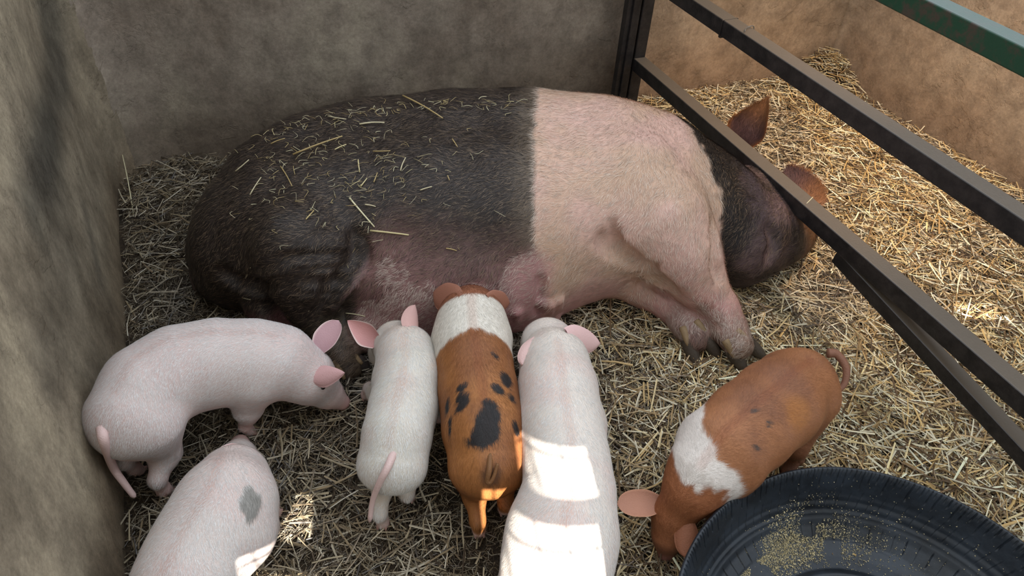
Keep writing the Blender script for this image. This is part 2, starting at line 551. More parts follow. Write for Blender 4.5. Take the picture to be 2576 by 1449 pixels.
# ------------------------------------------------------------------ signed distance bodies
class Field:
    def __init__(s, lo, hi, h):
        s.h = h; s.lo = np.array(lo, float)
        s.n = np.ceil((np.array(hi) - s.lo) / h).astype(int) + 1
        s.D = np.full(s.n, 0.5, np.float32)
        s.ax = [s.lo[i] + h * np.arange(s.n[i]) for i in range(3)]

    def _box(s, lo, hi):
        i0 = np.clip(np.floor((lo - s.lo) / s.h).astype(int), 0, s.n - 1)
        i1 = np.clip(np.ceil((hi - s.lo) / s.h).astype(int) + 1, 1, s.n)
        sl = tuple(slice(a, b) for a, b in zip(i0, i1))
        g = np.meshgrid(*[s.ax[i][sl[i]] for i in range(3)], indexing='ij', sparse=True)
        return sl, g

    def cone(s, a, ra, b, rb, k=0.03, sub=False, sq=1.0):
        """rounded cone a->b; sq > 1 flattens it in z"""
        a = np.array(a, float); b = np.array(b, float); R_ = max(ra, rb)
        m = R_ + max(0.04, k * 2)
        sl, g = s._box(np.minimum(a, b) - m, np.maximum(a, b) + m)
        if s.D[sl].size == 0: return
        zc = (a[2] + b[2]) / 2
        ab = b - a; l2 = ab @ ab + 1e-12
        px, py, pz = g[0] - a[0], g[1] - a[1], g[2] - a[2]
        t = np.clip((px * ab[0] + py * ab[1] + pz * ab[2]) / l2, 0, 1)
        dz = (pz - t * ab[2]) * sq
        d = np.sqrt((px - t * ab[0]) ** 2 + (py - t * ab[1]) ** 2 + dz ** 2) - (ra + (rb - ra) * t)
        if sq != 1.0: d = d / (0.5 * (1 + sq))
        D = s.D[sl]
        if sub:
            d = -d
            hh = np.clip(k - np.abs(D - d), 0, None) / k
            s.D[sl] = np.maximum(D, d) + hh * hh * k * 0.25
        else:
            hh = np.clip(k - np.abs(D - d), 0, None) / k
            s.D[sl] = np.minimum(D, d) - hh * hh * k * 0.25

    def chain(s, nodes, k=0.03, sub=False, sq=1.0):
        for (a, ra), (b, rb) in zip(nodes[:-1], nodes[1:]):
            s.cone(a, ra, b, rb, k, sub, sq)

    def val(s, p):
        q = (np.asarray(p) - s.lo) / s.h
        i = np.clip(np.floor(q).astype(int), 0, s.n - 2); f = np.clip(q - i, 0, 1)
        v = 0
        for dx in (0, 1):
            for dy in (0, 1):
                for dz in (0, 1):
                    w = (f[0] if dx else 1 - f[0]) * (f[1] if dy else 1 - f[1]) * (f[2] if dz else 1 - f[2])
                    v += w * s.D[i[0] + dx, i[1] + dy, i[2] + dz]
        return v

    def hit(s, px, py):
        """first point of the body seen at this place"""
        r = ray(px, py)
        hi = s.lo + s.h * (s.n - 1)
        for t in np.arange(0.7, 3.6, 0.004):
            p = CAM + r * t
            if (p > s.lo).all() and (p < hi).all() and s.val(p) < 0:
                return p
        c = (s.lo + hi) / 2
        best = min(((s.val(CAM + r * t), t) for t in np.arange(0.7, 3.6, 0.01) if ((CAM + r * t) > s.lo).all() and ((CAM + r * t) < hi).all()), default=None)
        return CAM + r * best[1] if best else c

    def mesh(s):
        D = s.D; ins = D < 0
        nx, ny, nz = D.shape
        c = np.zeros((nx - 1, ny - 1, nz - 1), np.int8)
        for dx in (0, 1):
            for dy in (0, 1):
                for dz in (0, 1):
                    c += ins[dx:nx - 1 + dx, dy:ny - 1 + dy, dz:nz - 1 + dz]
        act = (c > 0) & (c < 8)
        I = np.argwhere(act)
        idx = np.full(c.shape, -1, np.int64); idx[act] = np.arange(len(I))
        acc = np.zeros((len(I), 3)); cnt = np.zeros(len(I))
        C8 = [(x, y, z) for x in (0, 1) for y in (0, 1) for z in (0, 1)]
        for p in C8:
            for ax in range(3):
                if p[ax]: continue
                q = list(p); q[ax] = 1
                a = D[I[:, 0] + p[0], I[:, 1] + p[1], I[:, 2] + p[2]].astype(float)
                b = D[I[:, 0] + q[0], I[:, 1] + q[1], I[:, 2] + q[2]].astype(float)
                m = (a < 0) != (b < 0)
                t = np.where(m, a / np.where(m, a - b, 1), 0)
                pt = np.array(p, float)[None].repeat(len(I), 0); pt[:, ax] = t
                acc[m] += pt[m]; cnt[m] += 1
        V = s.lo + s.h * (I + acc / cnt[:, None])
        Fs = []
        for ax in range(3):
            o1, o2 = [(1, 2), (2, 0), (0, 1)][ax]
            a = ins; sl0 = [slice(None)] * 3; sl1 = [slice(None)] * 3
            sl0[ax] = slice(0, -1); sl1[ax] = slice(1, None)
            ch = a[tuple(sl0)] != a[tuple(sl1)]
            E_ = np.argwhere(ch)
            lim = np.array(c.shape)
            E_ = E_[(E_[:, o1] > 0) & (E_[:, o2] > 0) & (E_[:, o1] < lim[o1]) & (E_[:, o2] < lim[o2])]
            fl_ = ins[E_[:, 0], E_[:, 1], E_[:, 2]]
            q = []
            for s1, s2 in ((0, 0), (-1, 0), (-1, -1), (0, -1)):
                e = E_.copy(); e[:, o1] += s1; e[:, o2] += s2
                q.append(idx[e[:, 0], e[:, 1], e[:, 2]])
            Q = np.stack(q, -1)
            Q[~fl_] = Q[~fl_][:, ::-1]
            Fs.append(Q)
        F = np.concatenate(Fs)
        F = F[(F >= 0).all(1)]
        return V, F


def vnormals(V, F):
    A, B, C_, D_ = (V[F[:, i]] for i in range(4))
    n = np.cross(C_ - A, D_ - B)
    out = np.zeros_like(V)
    for i in range(4):
        np.add.at(out, F[:, i], n)
    return out / (np.linalg.norm(out, axis=1, keepdims=True) + 1e-12)


def ear_mesh(base, tip, width, face, cup=0.35, fold=0.0, nu=16, nv=11, thick=0.0035, c_out=(1, .8, .7), c_in=(1, .6, .6), point=1.0, c_tip=None):
    """leaf shaped cupped ear. face: direction the hollow side looks to."""
    base = np.array(base, float); tip = np.array(tip, float); face = np.array(face, float)
    L_ = np.linalg.norm(tip - base); d = (tip - base) / L_
    face = face - face @ d * d; face /= np.linalg.norm(face)
    sd = np.cross(d, face)
    V = []; Cc = []
    for layer in (0, 1):
        for i in range(nu):
            u = i / (nu - 1)
            w = width * 0.5 * ((0.55 + 0.45 * math.sin(min(1, u / 0.42) * math.pi / 2)) * (max(0, 1 - max(0, (u - 0.25) / 0.75) ** (1.25 + 1.2 * point))) ** (0.95 - 0.3 * min(point, 1)) + 0.02)
            for j in range(nv):
                v = -1 + 2 * j / (nv - 1)
                cp = cup * w * (v * v) * (1.15 - 0.6 * u)
                p = base + d * (u * L_) + sd * (v * w * (1 - 0.12 * v * v)) + face * (cp - fold * L_ * u * u * -1)
                p = p - face * (thick * (1 - abs(v) ** 3) if layer else 0)
                V.append(p)
                Cc.append(c_out if layer else (np.array(c_in) * (0.75 + 0.25 * min(1, (1 - abs(v)) * 0 + u * 2)) if abs(v) < 0.93 else c_out))
    V = np.array(V); F = []
    if c_tip is not None:
        t_ = np.tile(np.repeat(np.linspace(0, 1, nu), nv), 2); Cc = list(mixc(np.array(Cc), c_tip, sstep(0.25, 0.8, t_)))
    n1 = nu * nv
    for i in range(nu - 1):
        for j in range(nv - 1):
            a = i * nv + j
            F.append((a, a + 1, a + nv + 1, a + nv))
            F.append((a + n1, a + nv + n1, a + nv + 1 + n1, a + 1 + n1))
        a = i * nv
        F.append((a, a + nv, a + nv + n1, a + n1))
        a = i * nv + nv - 1
        F.append((a, a + n1, a + nv + n1, a + nv))
    for j in range(nv - 1):
        a = (nu - 1) * nv + j
        F.append((a, a + 1, a + 1 + n1, a + n1))
    return V, np.array(F), np.array(Cc, float)


def subdiv_tube(pts, rads, n=8, cap=True):
    """lofted tube through points"""
    P = np.array(pts, float); R_ = np.array(rads, float)
    T = np.gradient(P, axis=0); T /= np.linalg.norm(T, axis=1, keepdims=True) + 1e-12
    ref = np.array([0, 0, 1.0]) if abs(T[0][2]) < 0.9 else np.array([1.0, 0, 0])
    V = []; s_prev = np.cross(T[0], ref)
    for p, t, r in zip(P, T, R_):
        s_ = s_prev - s_prev @ t * t; s_ /= np.linalg.norm(s_) + 1e-12; s_prev = s_
        w = np.cross(t, s_)
        for k in range(n):
            a = 2 * math.pi * k / n
            V.append(p + r * (math.cos(a) * s_ + math.sin(a) * w))
    F = []
    m = len(P)
    for i in range(m - 1):
        for k in range(n):
            a = i * n + k; b = i * n + (k + 1) % n
            F.append((a, b, b + n, a + n))
    V.append(P[0]); V.append(P[-1]); c0 = m * n; c1 = m * n + 1
    for k in range(0, n, 2):
        F.append((c0, (k + 2) % n, (k + 1) % n, k))
        o = (m - 1) * n
        F.append((c1, o + k, o + (k + 1) % n, o + (k + 2) % n))
    return np.array(V), np.array(F)


def spline(P, n):
    """catmull-rom through rows of P"""
    P = np.array(P, float); m = len(P)
    Q = np.vstack([2 * P[0] - P[1], P, 2 * P[-1] - P[-2]])
    t = np.linspace(0, m - 1 - 1e-9, n); i = t.astype(int); f = (t - i)[:, None]
    p0, p1, p2, p3 = Q[i], Q[i + 1], Q[i + 2], Q[i + 3]
    return 0.5 * (2 * p1 + (p2 - p0) * f + (2 * p0 - 5 * p1 + 4 * p2 - p3) * f ** 2 + (3 * p1 - p0 - 3 * p2 + p3) * f ** 3)


def hair(name, V, F, Cc, parent, n, length, width, flow, tint, rng, zmin=0.012, lift=0.18, spread=0.35, dens=None, mask=None, curl=0.25, wob=1.0):
    """short coat hairs rooted on the skin. flow(P,Nn)->direction, tint(P,C,rng)->colour"""
    T = np.concatenate([F[:, [0, 1, 2]], F[:, [0, 2, 3]]])
    A, B, C_ = V[T[:, 0]], V[T[:, 1]], V[T[:, 2]]
    cr = np.cross(B - A, C_ - A); ar = np.linalg.norm(cr, axis=1)
    nz = cr[:, 2] / (ar + 1e-12)
    cen = (A + B + C_) / 3
    tocam = CAM - cen; facing = (cr * tocam).sum(1) / (ar + 1e-12) / np.linalg.norm(tocam, axis=1)
    w = ar * np.where(nz < -0.35, 0, 1) * np.where(facing < -0.25, 0.25, 1)
    if mask is not None: w = w * mask(cen)
    p = w / w.sum()
    f = rng.choice(len(T), n, p=p)
    r1 = np.sqrt(rng.random(n)); r2 = rng.random(n)
    b0, b1, b2 = 1 - r1, r1 * (1 - r2), r1 * r2
    P = A[f] * b0[:, None] + B[f] * b1[:, None] + C_[f] * b2[:, None]
    VN = vnormals(V, F)
    Nn = VN[T[f, 0]] * b0[:, None] + VN[T[f, 1]] * b1[:, None] + VN[T[f, 2]] * b2[:, None]
    Nn /= np.linalg.norm(Nn, axis=1, keepdims=True) + 1e-12
    cc = Cc[T[f, 0]] * b0[:, None] + Cc[T[f, 1]] * b1[:, None] + Cc[T[f, 2]] * b2[:, None]
    k = P[:, 2] > zmin
    if dens is not None: k &= rng.random(n) < dens(P, cc)
    P, Nn, cc = P[k], Nn[k], cc[k]; n = len(P)
    d = flow(P, Nn)
    d = d - (d * Nn).sum(1, keepdims=True) * Nn
    d /= np.linalg.norm(d, axis=1, keepdims=True) + 1e-9
    s = np.cross(Nn, d)
    ang = ((vnoise(P, 22, 3) - 0.5) * 1.3 + (vnoise(P, 75, 5) - 0.5) * 1.1) * wob + rng.normal(0, spread, n)
    d = d * np.cos(ang)[:, None] + s * np.sin(ang)[:, None]
    s = np.cross(Nn, d)
    Ln = length * rng.uniform(0.55, 1.2, n)[:, None]; wd = (width * rng.uniform(0.7, 1.3, n) / 2)[:, None]
    lf = (lift * rng.uniform(0.4, 1.5, n))[:, None]
    P0 = P - Nn * 0.0008
    cb = rng.normal(0, curl, n)[:, None]
    P1 = P + d * Ln * 0.5 + Nn * Ln * lf * 0.75 + s * Ln * cb * 0.15
    P2 = P + d * Ln + Nn * Ln * lf * 0.9 + s * Ln * cb * 0.5
    VV = np.stack([P0 - s * wd, P0 + s * wd, P1 - s * wd * 0.8, P1 + s * wd * 0.8, P2], 1).reshape(-1, 3)
    i = np.arange(n)[:, None] * 5
    F4 = i + np.array([[0, 1, 3, 2]]); F3 = i + np.array([[2, 3, 4]])
    hc = tint(P, cc, rng)
    o = mesh_obj(name, VV, [F4, F3], M_hair, np.repeat(hc, 5, axis=0), parent)
    o['kind'] = 'stuff'
    return o


def ball(c, r, nu=10, nv=7, sc=(1, 1, 1)):
    V = []; F = []
    for i in range(nv + 1):
        th = math.pi * i / nv
        for j in range(nu):
            ph = 2 * math.pi * j / nu
            V.append((c[0] + r * sc[0] * math.sin(th) * math.cos(ph), c[1] + r * sc[1] * math.sin(th) * math.sin(ph), c[2] + r * sc[2] * math.cos(th)))
    for i in range(nv):
        for j in range(nu):
            a = i * nu + j; b = i * nu + (j + 1) % nu
            F.append((a, a + nu, b + nu, b))
    return np.array(V), np.array(F)


def claw(p, d, up, L, w, h, curve=0.0):
    """one hoof claw: rounded wedge from p along d, tip tapering and beaked down"""
    d = np.array(d, float); d /= np.linalg.norm(d); up = np.array(up, float)
    up = up - up @ d * d; up /= np.linalg.norm(up); s = np.cross(d, up)
    V = []; F = []; n = 10; m = 7
    for i in range(m):
        u = i / (m - 1)
        ww = w / 2 * (1 - 0.62 * u ** 3.0); hh = h / 2 * (1 - 0.72 * u ** 1.7)
        cpt = np.array(p) + d * L * u - up * (h * 0.18 * u + curve * L * u * u)
        for k in range(n):
            a = 2 * math.pi * k / n
            V.append(cpt + s * ww * math.cos(a) + up * hh * math.sin(a) * (1 if math.sin(a) > 0 else 0.8))
    for i in range(m - 1):
        for k in range(n):
            a = i * n + k; b = i * n + (k + 1) % n
            F.append((a, b, b + n, a + n))
    V.append(np.array(p)); V.append(np.mean(V[(m - 1) * n:m * n], axis=0))
    for k in range(0, n, 2):
        F.append((m * n, (k + 2) % n, (k + 1) % n, k)); o = (m - 1) * n
        F.append((m * n + 1, o + k, o + (k + 1) % n, o + (k + 2) % n))
    return np.array(V), np.array(F)


def plan_sd(Fd, V, pts):
    """signed distance in plan to a polyline of body points (positive to the left of its direction)"""
    q = np.array([Fd.hit(*p)[:2] for p in pts])
    q = np.vstack([q[0] + (q[0] - q[1]) * 3, q, q[-1] + (q[-1] - q[-2]) * 3])
    best = np.full(len(V), 1e9); sd = np.zeros(len(V))
    for a_, b_ in zip(q[:-1], q[1:]):
        ab = b_ - a_; t = np.clip(((V[:, :2] - a_) @ ab) / (ab @ ab), 0, 1)
        c_ = a_ + t[:, None] * ab; ds = np.linalg.norm(V[:, :2] - c_, axis=1); m = ds < best
        cr = ab[0] * (V[:, 1] - a_[1]) - ab[1] * (V[:, 0] - a_[0])
        best[m] = ds[m]; sd[m] = (np.sign(cr) * ds)[m]
    return sd


# ------------------------------------------------------------------ piglets
PIGS = {}


def piglet(key, label, spine, legs, head, ears, tail, coat, n_hair=26000, extra=None, deep=0.85, eyes=(), h=0.0042, hlen=0.013, spread=0.14, tint=None, tailw=1.0):
    """spine: (px,py,z,rpx) rump -> neck. legs: (spine index, side, foot (px,py) or None, 'F'/'R')
    head: list of (px,py,z,rpx) cranium -> snout. ears: dicts. tail: (px,py,z) list"""
    rng = np.random.default_rng(abs(hash(key)) % 1000 if False else sum(map(ord, key)))
    S = []
    for px, py, z, r in spine:
        p = at(px, py, z); S.append((p, r * depth(p) / FPX))
    Hd = []
    for px, py, z, r in head:
        p = at(px, py, z); Hd.append((p, r * depth(p) / FPX))
    pts = [p for p, _ in S + Hd] + [at(*t) for t in tail if len(t) == 3]
    lo = np.min(pts, axis=0) - 0.14; hi = np.max(pts, axis=0) + 0.14
    legn = []
    for si, side, foot, kind in legs:
        c, r = S[si]
        j = min(si + 1, len(S) - 1); jj = max(si - 1, 0)
        fwd = S[j][0] - S[jj][0]; fwd[2] = 0; fwd /= np.linalg.norm(fwd)
        rt = np.cross(fwd, [0, 0, 1])
        hip = c + rt * side * r * 0.55 + [0, 0, -r * 0.25]
        if foot is None:
            Q = np.array([*(c + rt * side * r * 0.55 + fwd * (0.01 if kind == 'F' else -0.03))[:2], 0.014])
        else:
            Q = at(foot[0], foot[1], 0.014)
        sc = r / 0.075
        if kind == 'R':
            th = (hip, r * 0.66)
            knee = (hip * 0.45 + Q * 0.55 + fwd * 0.022 + [0, 0, 0.012], r * 0.36)
            hock = (Q + (hip - Q) * [0.25, 0.25, 0] - fwd * 0.014 + [0, 0, 0.062], 0.0175 * sc ** .5)
        else:
            th = (hip, r * 0.56)
            knee = (hip * 0.45 + Q * 0.55 - fwd * 0.006, r * 0.36)
            hock = (Q + (hip - Q) * [0.15, 0.15, 0] + fwd * 0.006 + [0, 0, 0.055], 0.0165 * sc ** .5)
        fet = (Q + [0, 0, 0.022], 0.0135 * sc ** .4)
        toe = (Q + fwd * 0.008, 0.0125 * sc ** .4)
        legn.append(([th, knee, hock, fet, toe], fwd, Q, rt, kind, side))
        lo = np.minimum(lo, Q - 0.05); hi = np.maximum(hi, Q + 0.05)
    lo[2] = -0.01
    Fd = Field(lo, hi, h)
    Fd.chain(S, 0.03)
    # deeper belly
    Fd.chain([(p + [0, 0, -r * 0.30], r * deep) for p, r in S[:-1]], 0.03)
    for L_, *_ in legn:
        Fd.chain(L_[:2], 0.03); Fd.chain(L_[1:3], 0.018); Fd.chain(L_[2:], 0.010)
    Fd.chain([S[-1]] + Hd[:1], 0.03)
    Fd.chain(Hd, 0.022)
    # nose disc
    a, b = Hd[-2][0], Hd[-1][0]; dn = (b - a) / np.linalg.norm(b - a); rs = Hd[-1][1]
    Fd.cone(b + dn * rs * 0.5, rs * 0.92, b + dn * rs * 0.75, rs * 0.90, 0.006)
    sdn = np.cross(dn, [0, 0, 1]); sdn /= np.linalg.norm(sdn) + 1e-9
    for s_ in (-1, 1):
        q = b + dn * rs * 1.7 + sdn * s_ * rs * 0.38
        Fd.cone(q, rs * 0.2, q + dn * 0.01, rs * 0.2, 0.003, sub=True)
    if extra: extra(Fd, S, Hd)
    V, F = Fd.mesh()
    V = V.astype(float)
    # tail as a lofted tube merged in the same body mesh
    Tn = spline([list(at(*t)) if len(t) == 3 else list(Fd.hit(*t) - ray(*t) * (0.011 if ti else -0.006)) for ti, t in enumerate(tail)], 26)
    tr = np.linspace(0.0115, 0.0062, 26) * tailw; tr[-1] = 0.003
    tv, tf = subdiv_tube(Tn, tr, 10)
    Cc = coat(V, Fd, None)
    Nn = vnormals(V, F)
    sp2 = np.array([p for p, _ in S])
    rd = np.min([seg_dist(V[:, :2], sp2[i][:2], sp2[i + 1][:2]) for i in range(len(sp2) - 1)], axis=0)
    rg = sstep(0.016, 0.004, rd + 0.004 * (vnoise(V, 60, 9) - 0.5)) * sstep(0.4, 0.9, Nn[:, 2]) * 0.5
    Cc = Cc * (1 - rg[:, None] * np.array([0.18, 0.34, 0.38]))
    # snout skin and feet are bare
    tc = np.clip(np.linalg.norm(V - (b + dn * rs * 1.2), axis=1) / (rs * 1.6), 0, 1)
    Cc = mixc(Cc, lin((190, 132, 126)), (1 - tc) * 0.9)
    root = empty('piglet', (float(S[0][0][0]), float(S[0][0][1]), 0.0))
    prop(root, label, 'piglet', 'litter of piglets around the sow')
    Vh, Fh, Ch = V, F, Cc
    allV = [V]; allF = [F]; allC = [Cc]; k = len(V)
    tcx = coat(tv, Fd, 'tail')
    allV.append(tv); allF.append(tf + k); allC.append(tcx); k += len(tv)
    for e in ears:
        bp = Fd.hit(*e['base'][:2]) if len(e['base']) == 2 else at(*e['base'])
        tp = at(*e['tip'])
        cdir = bp - Hd[0][0]; cdir /= np.linalg.norm(cdir)
        bp = bp - cdir * 0.008
        fc = e['face']
        if isinstance(fc[0], str):
            cv = CAM - tp; cv /= np.linalg.norm(cv)
            fc = cv * (1 if fc[0] == 'cam' else -1) + np.array(fc[1:])
        ev, ef, ec = ear_mesh(bp, tp, e['w'], fc, e.get('cup', 0.4), e.get('fold', 0.0), c_out=lin(e['out']), c_in=lin(e['inn']), point=e.get('point', 1.0))
        allV.append(ev); allF.append(ef + k); allC.append(ec); k += len(ev)
    body = mesh_obj('body', np.concatenate(allV), np.concatenate(allF), M_skin, np.concatenate(allC), root)
    # hooves
    for L_, fwd, Q, rt, kind, side in legn:
        ps = []
        hz = 0.013
        for s_ in (-1, 1):
            ps.append(claw(Q + rt * s_ * 0.0062 + fwd * 0.002 + [0, 0, 0.002], fwd - np.array([0, 0, 0.25]), (0, 0, 1), 0.024, 0.0125, 0.022))
            ps.append(claw(Q + rt * s_ * 0.009 - fwd * 0.010 + [0, 0, 0.020], -fwd * 0.6 + np.array([0, 0, -1]), -fwd, 0.010, 0.006, 0.006))
        v, f = merge(ps)
        mesh_obj('hoof', v, f, M_horn, np.tile(lin((176, 138, 128)), (len(v), 1)) * (0.9 + 0.2 * vnoise(v, 90)[:, None]), root)
    for ex, ey in eyes:
        q = Fd.hit(ex, ey)
        v, f = ball(q, 0.0062); mesh_obj('eye', v, f, M_eye, None, root)
    spts = np.array([p for p, _ in S] + [Hd[0][0], Hd[-1][0]])
    prj = spts.copy()

    def flow(P, Nn):
        # from head to tail, fanning outwards away from the ridge of the back
        A = spts[:-1]; B = spts[1:]; best = np.full(len(P), 1e9); d = np.zeros_like(P); off = np.zeros_like(P)
        for a_, b_ in zip(A, B):
            ab = b_ - a_; t = np.clip(((P - a_) @ ab) / (ab @ ab), 0, 1)
            c_ = a_ + t[:, None] * ab; ds = np.linalg.norm(P - c_, axis=1); m = ds < best
            best[m] = ds[m]; d[m] = -ab / np.linalg.norm(ab); off[m] = (P - c_)[m]
        off = off / (np.linalg.norm(off, axis=1, keepdims=True) + 1e-9)
        off[:, 2] = 0
        return d + off * 1.2 + np.array([0, 0, -0.35])
    hair('coat_hair', Vh, Fh, Ch, root, int(n_hair * 1.5), hlen, 0.00055, flow, tint or (lambda P, c, r: mixc(np.clip(c * 1.1, 0, 0.9), lin((236, 236, 234)), 0.7 * sstep(0.3, 0.45, c[:, 1])) * r.uniform(0.80, 1.08, (len(c), 1))), rng, spread=spread, lift=0.07, wob=0.35, curl=0.12,
         dens=lambda P, c: np.where(P[:, 2] < 0.07, 0.3, 1.0) * np.where(np.linalg.norm(P - b, axis=1) < rs * 2.2, 0.1, 1))
    PIGS[key] = (root, Fd, S, Hd)
    return root


m_, nt_, b_ = new_mat('eye_dark'); b_.inputs['Base Color'].default_value = (0.02, 0.015, 0.012, 1); b_.inputs['Roughness'].default_value = 0.12
M_eye = m_

PINK = lin((214, 178, 170)); WHITE = lin((222, 210, 200)); PALE = lin((226, 214, 202))


def white_coat(base=(214, 194, 188), shade=(208, 178, 172)):
    def f(V, Fd, what):
        if what == 'tail':
            return np.tile(lin((214, 184, 178)), (len(V), 1)) * (0.92 + 0.16 * vnoise(V, 60)[:, None])
        n = fbm(V, 14, 4, 3)
        c = mixc(lin(base), lin(shade), sstep(0.42, 0.75, n) * 0.45)
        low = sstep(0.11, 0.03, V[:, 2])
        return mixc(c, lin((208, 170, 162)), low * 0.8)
    return f


def spots(V, Fd, c, lst, colr):
    for px, py, rx, ry, a in lst:
        p = Fd.hit(px, py); n0 = vnoise(V, 70, 3) - 0.5
        # local frame: a turns the ellipse in the ground plane
        d = V - p; ca, sa = math.cos(a), math.sin(a)
        u = d[:, 0] * ca + d[:, 1] * sa; v = -d[:, 0] * sa + d[:, 1] * ca
        q = np.sqrt((u / rx) ** 2 + (v / ry) ** 2 + (d[:, 2] / max(rx, ry, 0.03)) ** 2) + n0 * 0.7
        c = mixc(c, colr, sstep(1.12, 0.88, q))
    return c


# piglet at the left wall
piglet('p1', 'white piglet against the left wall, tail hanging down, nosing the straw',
       [(330, 1045, .215, 104), (372, 975, .225, 104), (450, 928, .225, 103), (545, 908, .215, 100), (640, 905, .20, 95), (705, 910, .185, 84)],
       [(0, 1, (418, 1243), 'R'), (0, -1, (345, 1190), 'R'), (4, 1, (622, 1085), 'F'), (4, -1, (760, 985), 'F')],
       [(775, 950, .135, 66), (825, 990, .075, 36), (848, 1004, .055, 22)],
       [dict(base=(806, 875), tip=(852, 806, .215), w=0.070, face=('cam', -0.5, 0, 0), out=(222, 196, 190), inn=(196, 156, 160), cup=0.35, point=1.6),
        dict(base=(783, 952), tip=(866, 938, .20), w=0.060, face=('back', 0.1, 0.1, -0.2), out=(200, 156, 154), inn=(180, 122, 120), cup=0.35, fold=0.05, point=0.3)],
       [(256, 1075), (262, 1112), (285, 1175, .13), (312, 1215, .10), (340, 1252, .075)],
       white_coat(), n_hair=34000, eyes=[(812, 974)])

piglet('p6', 'white piglet with a grey spot on its flank, near the left wall',
       [(425, 1560, .19, 118), (466, 1468, .20, 120), (503, 1388, .205, 119), (548, 1320, .21, 122), (574, 1258, .205, 112), (588, 1205, .18, 76)],
       [(0, 1, None, 'R'), (0, -1, None, 'R'), (3, 1, (690, 1300), 'F'), (3, -1, None, 'F')],
       [(592, 1185, .12, 60), (600, 1150, .06, 40), (603, 1125, .035, 26)],
       [dict(base=(548, 1165, .17), tip=(596, 1117, .165), w=0.05, face=(0.2, 0.3, 0.6), out=(220, 196, 190), inn=(206, 164, 160)),
        dict(base=(640, 1190, .15), tip=(660, 1160, .12), w=0.05, face=(0.2, 0.3, 0.6), out=(220, 196, 190), inn=(206, 164, 160))],
       [(380, 1640, .20), (370, 1690, .17), (380, 1720, .13)],
       lambda V, Fd, w: spots(V, Fd, white_coat((216, 200, 192), (208, 176, 168))(V, Fd, w), [(634, 1265, 0.020, 0.030, 0.2)], lin((150, 146, 140))) if w is None else white_coat()(V, Fd, w),
       n_hair=30000, h=0.0045)

piglet('p2', 'slim white piglet with a long hanging tail, standing left of the spotted ginger one',
       [(985, 1165, .195, 70), (998, 1095, .215, 78), (1015, 1020, .222, 78), (1026, 945, .222, 74), (1020, 890, .215, 66)],
       [(0, -1, (965, 1325), 'R'), (0, 1, (1030, 1258), 'R'), (3, -1, (925, 1005), 'F'), (3, 1, (1102, 1062), 'F')],
       [(998, 868, .185, 56), (972, 885, .12, 40), (962, 880, .07, 24)],
       [dict(base=(945, 862), tip=(874, 806, .23), w=0.066, face=('cam', -0.3, 0, 0), out=(224, 204, 196), inn=(206, 150, 146), cup=0.5, point=0.2),
        dict(base=(1040, 838), tip=(1042, 768, .24), w=0.062, face=('back', -0.5, 0, 0), out=(206, 164, 156), inn=(188, 140, 134), cup=0.4, point=0.8)],
       [(990, 1140), (974, 1178), (956, 1212), (938, 1258, .165), (930, 1312, .115)],
       white_coat((214, 204, 190), (208, 176, 162)), n_hair=30000, tailw=0.78)


def brown_coat(V, Fd, what):
    if what == 'tail':
        return np.tile(lin((120, 82, 50)), (len(V), 1))
    n = fbm(V, 12, 4, 3)
    c = mixc(lin((168, 110, 62)), lin((144, 92, 56)), sstep(0.35, 0.7, n))
    # white neck: everything ahead of a V shaped border behind the shoulders
    p0, p1 = Fd.hit(1190, 828), Fd.hit(1105, 890)
    p2 = Fd.hit(1272, 880)
    ax = np.array([-0.16, 0.98, 0.0])
    nb = (vnoise(V, 90, 8) - 0.5) * 0.012
    dm = (V - p0) @ ax + nb
    side = np.abs(V[:, 0] - p0[0] - (V[:, 1] - p0[1]) * -0.16)
    dm = dm + np.clip(side - 0.005, 0, None) * 0.28
    c = mixc(c, lin((224, 216, 204)), sstep(-0.004, 0.006, dm))
    # brown head again beyond the poll
    ph = Fd.hit(1188, 742)
    c = mixc(c, lin((150, 96, 70)), sstep(-0.002, 0.008, (V - ph) @ ax))
    c = spots(V, Fd, c, [(1215, 1100, 0.032, 0.020, 0), (1228, 1062, 0.024, 0.03, 0), (1232, 1015, 0.015, 0.013, 0),
                         (1163, 1000, 0.017, 0.012, 0.6), (1165, 972, 0.012, 0.009, 0.3), (1160, 1022, 0.017, 0.009, 0.6),
                         (1250, 980, 0.015, 0.010, -0.5), (1272, 955, 0.012, 0.020, 0.3), (1283, 1000, 0.008, 0.011, 0.2),
                         (1244, 893, 0.011, 0.006, -0.4), (1298, 1078, 0.008, 0.016, 0.3), (1128, 1020, 0.006, 0.02, 0), (1133, 1070, 0.004, 0.022, 0)], lin((42, 38, 38)))
    # dark stripe on the tail root
    c = mixc(c, lin((92, 62, 44)), sstep(0.03, 0.012, np.linalg.norm(V - Fd.hit(1236, 1195), axis=1)) * 0.8)
    foot = sstep(0.050, 0.035, V[:, 2])
    return mixc(c, lin((222, 190, 180)), foot)


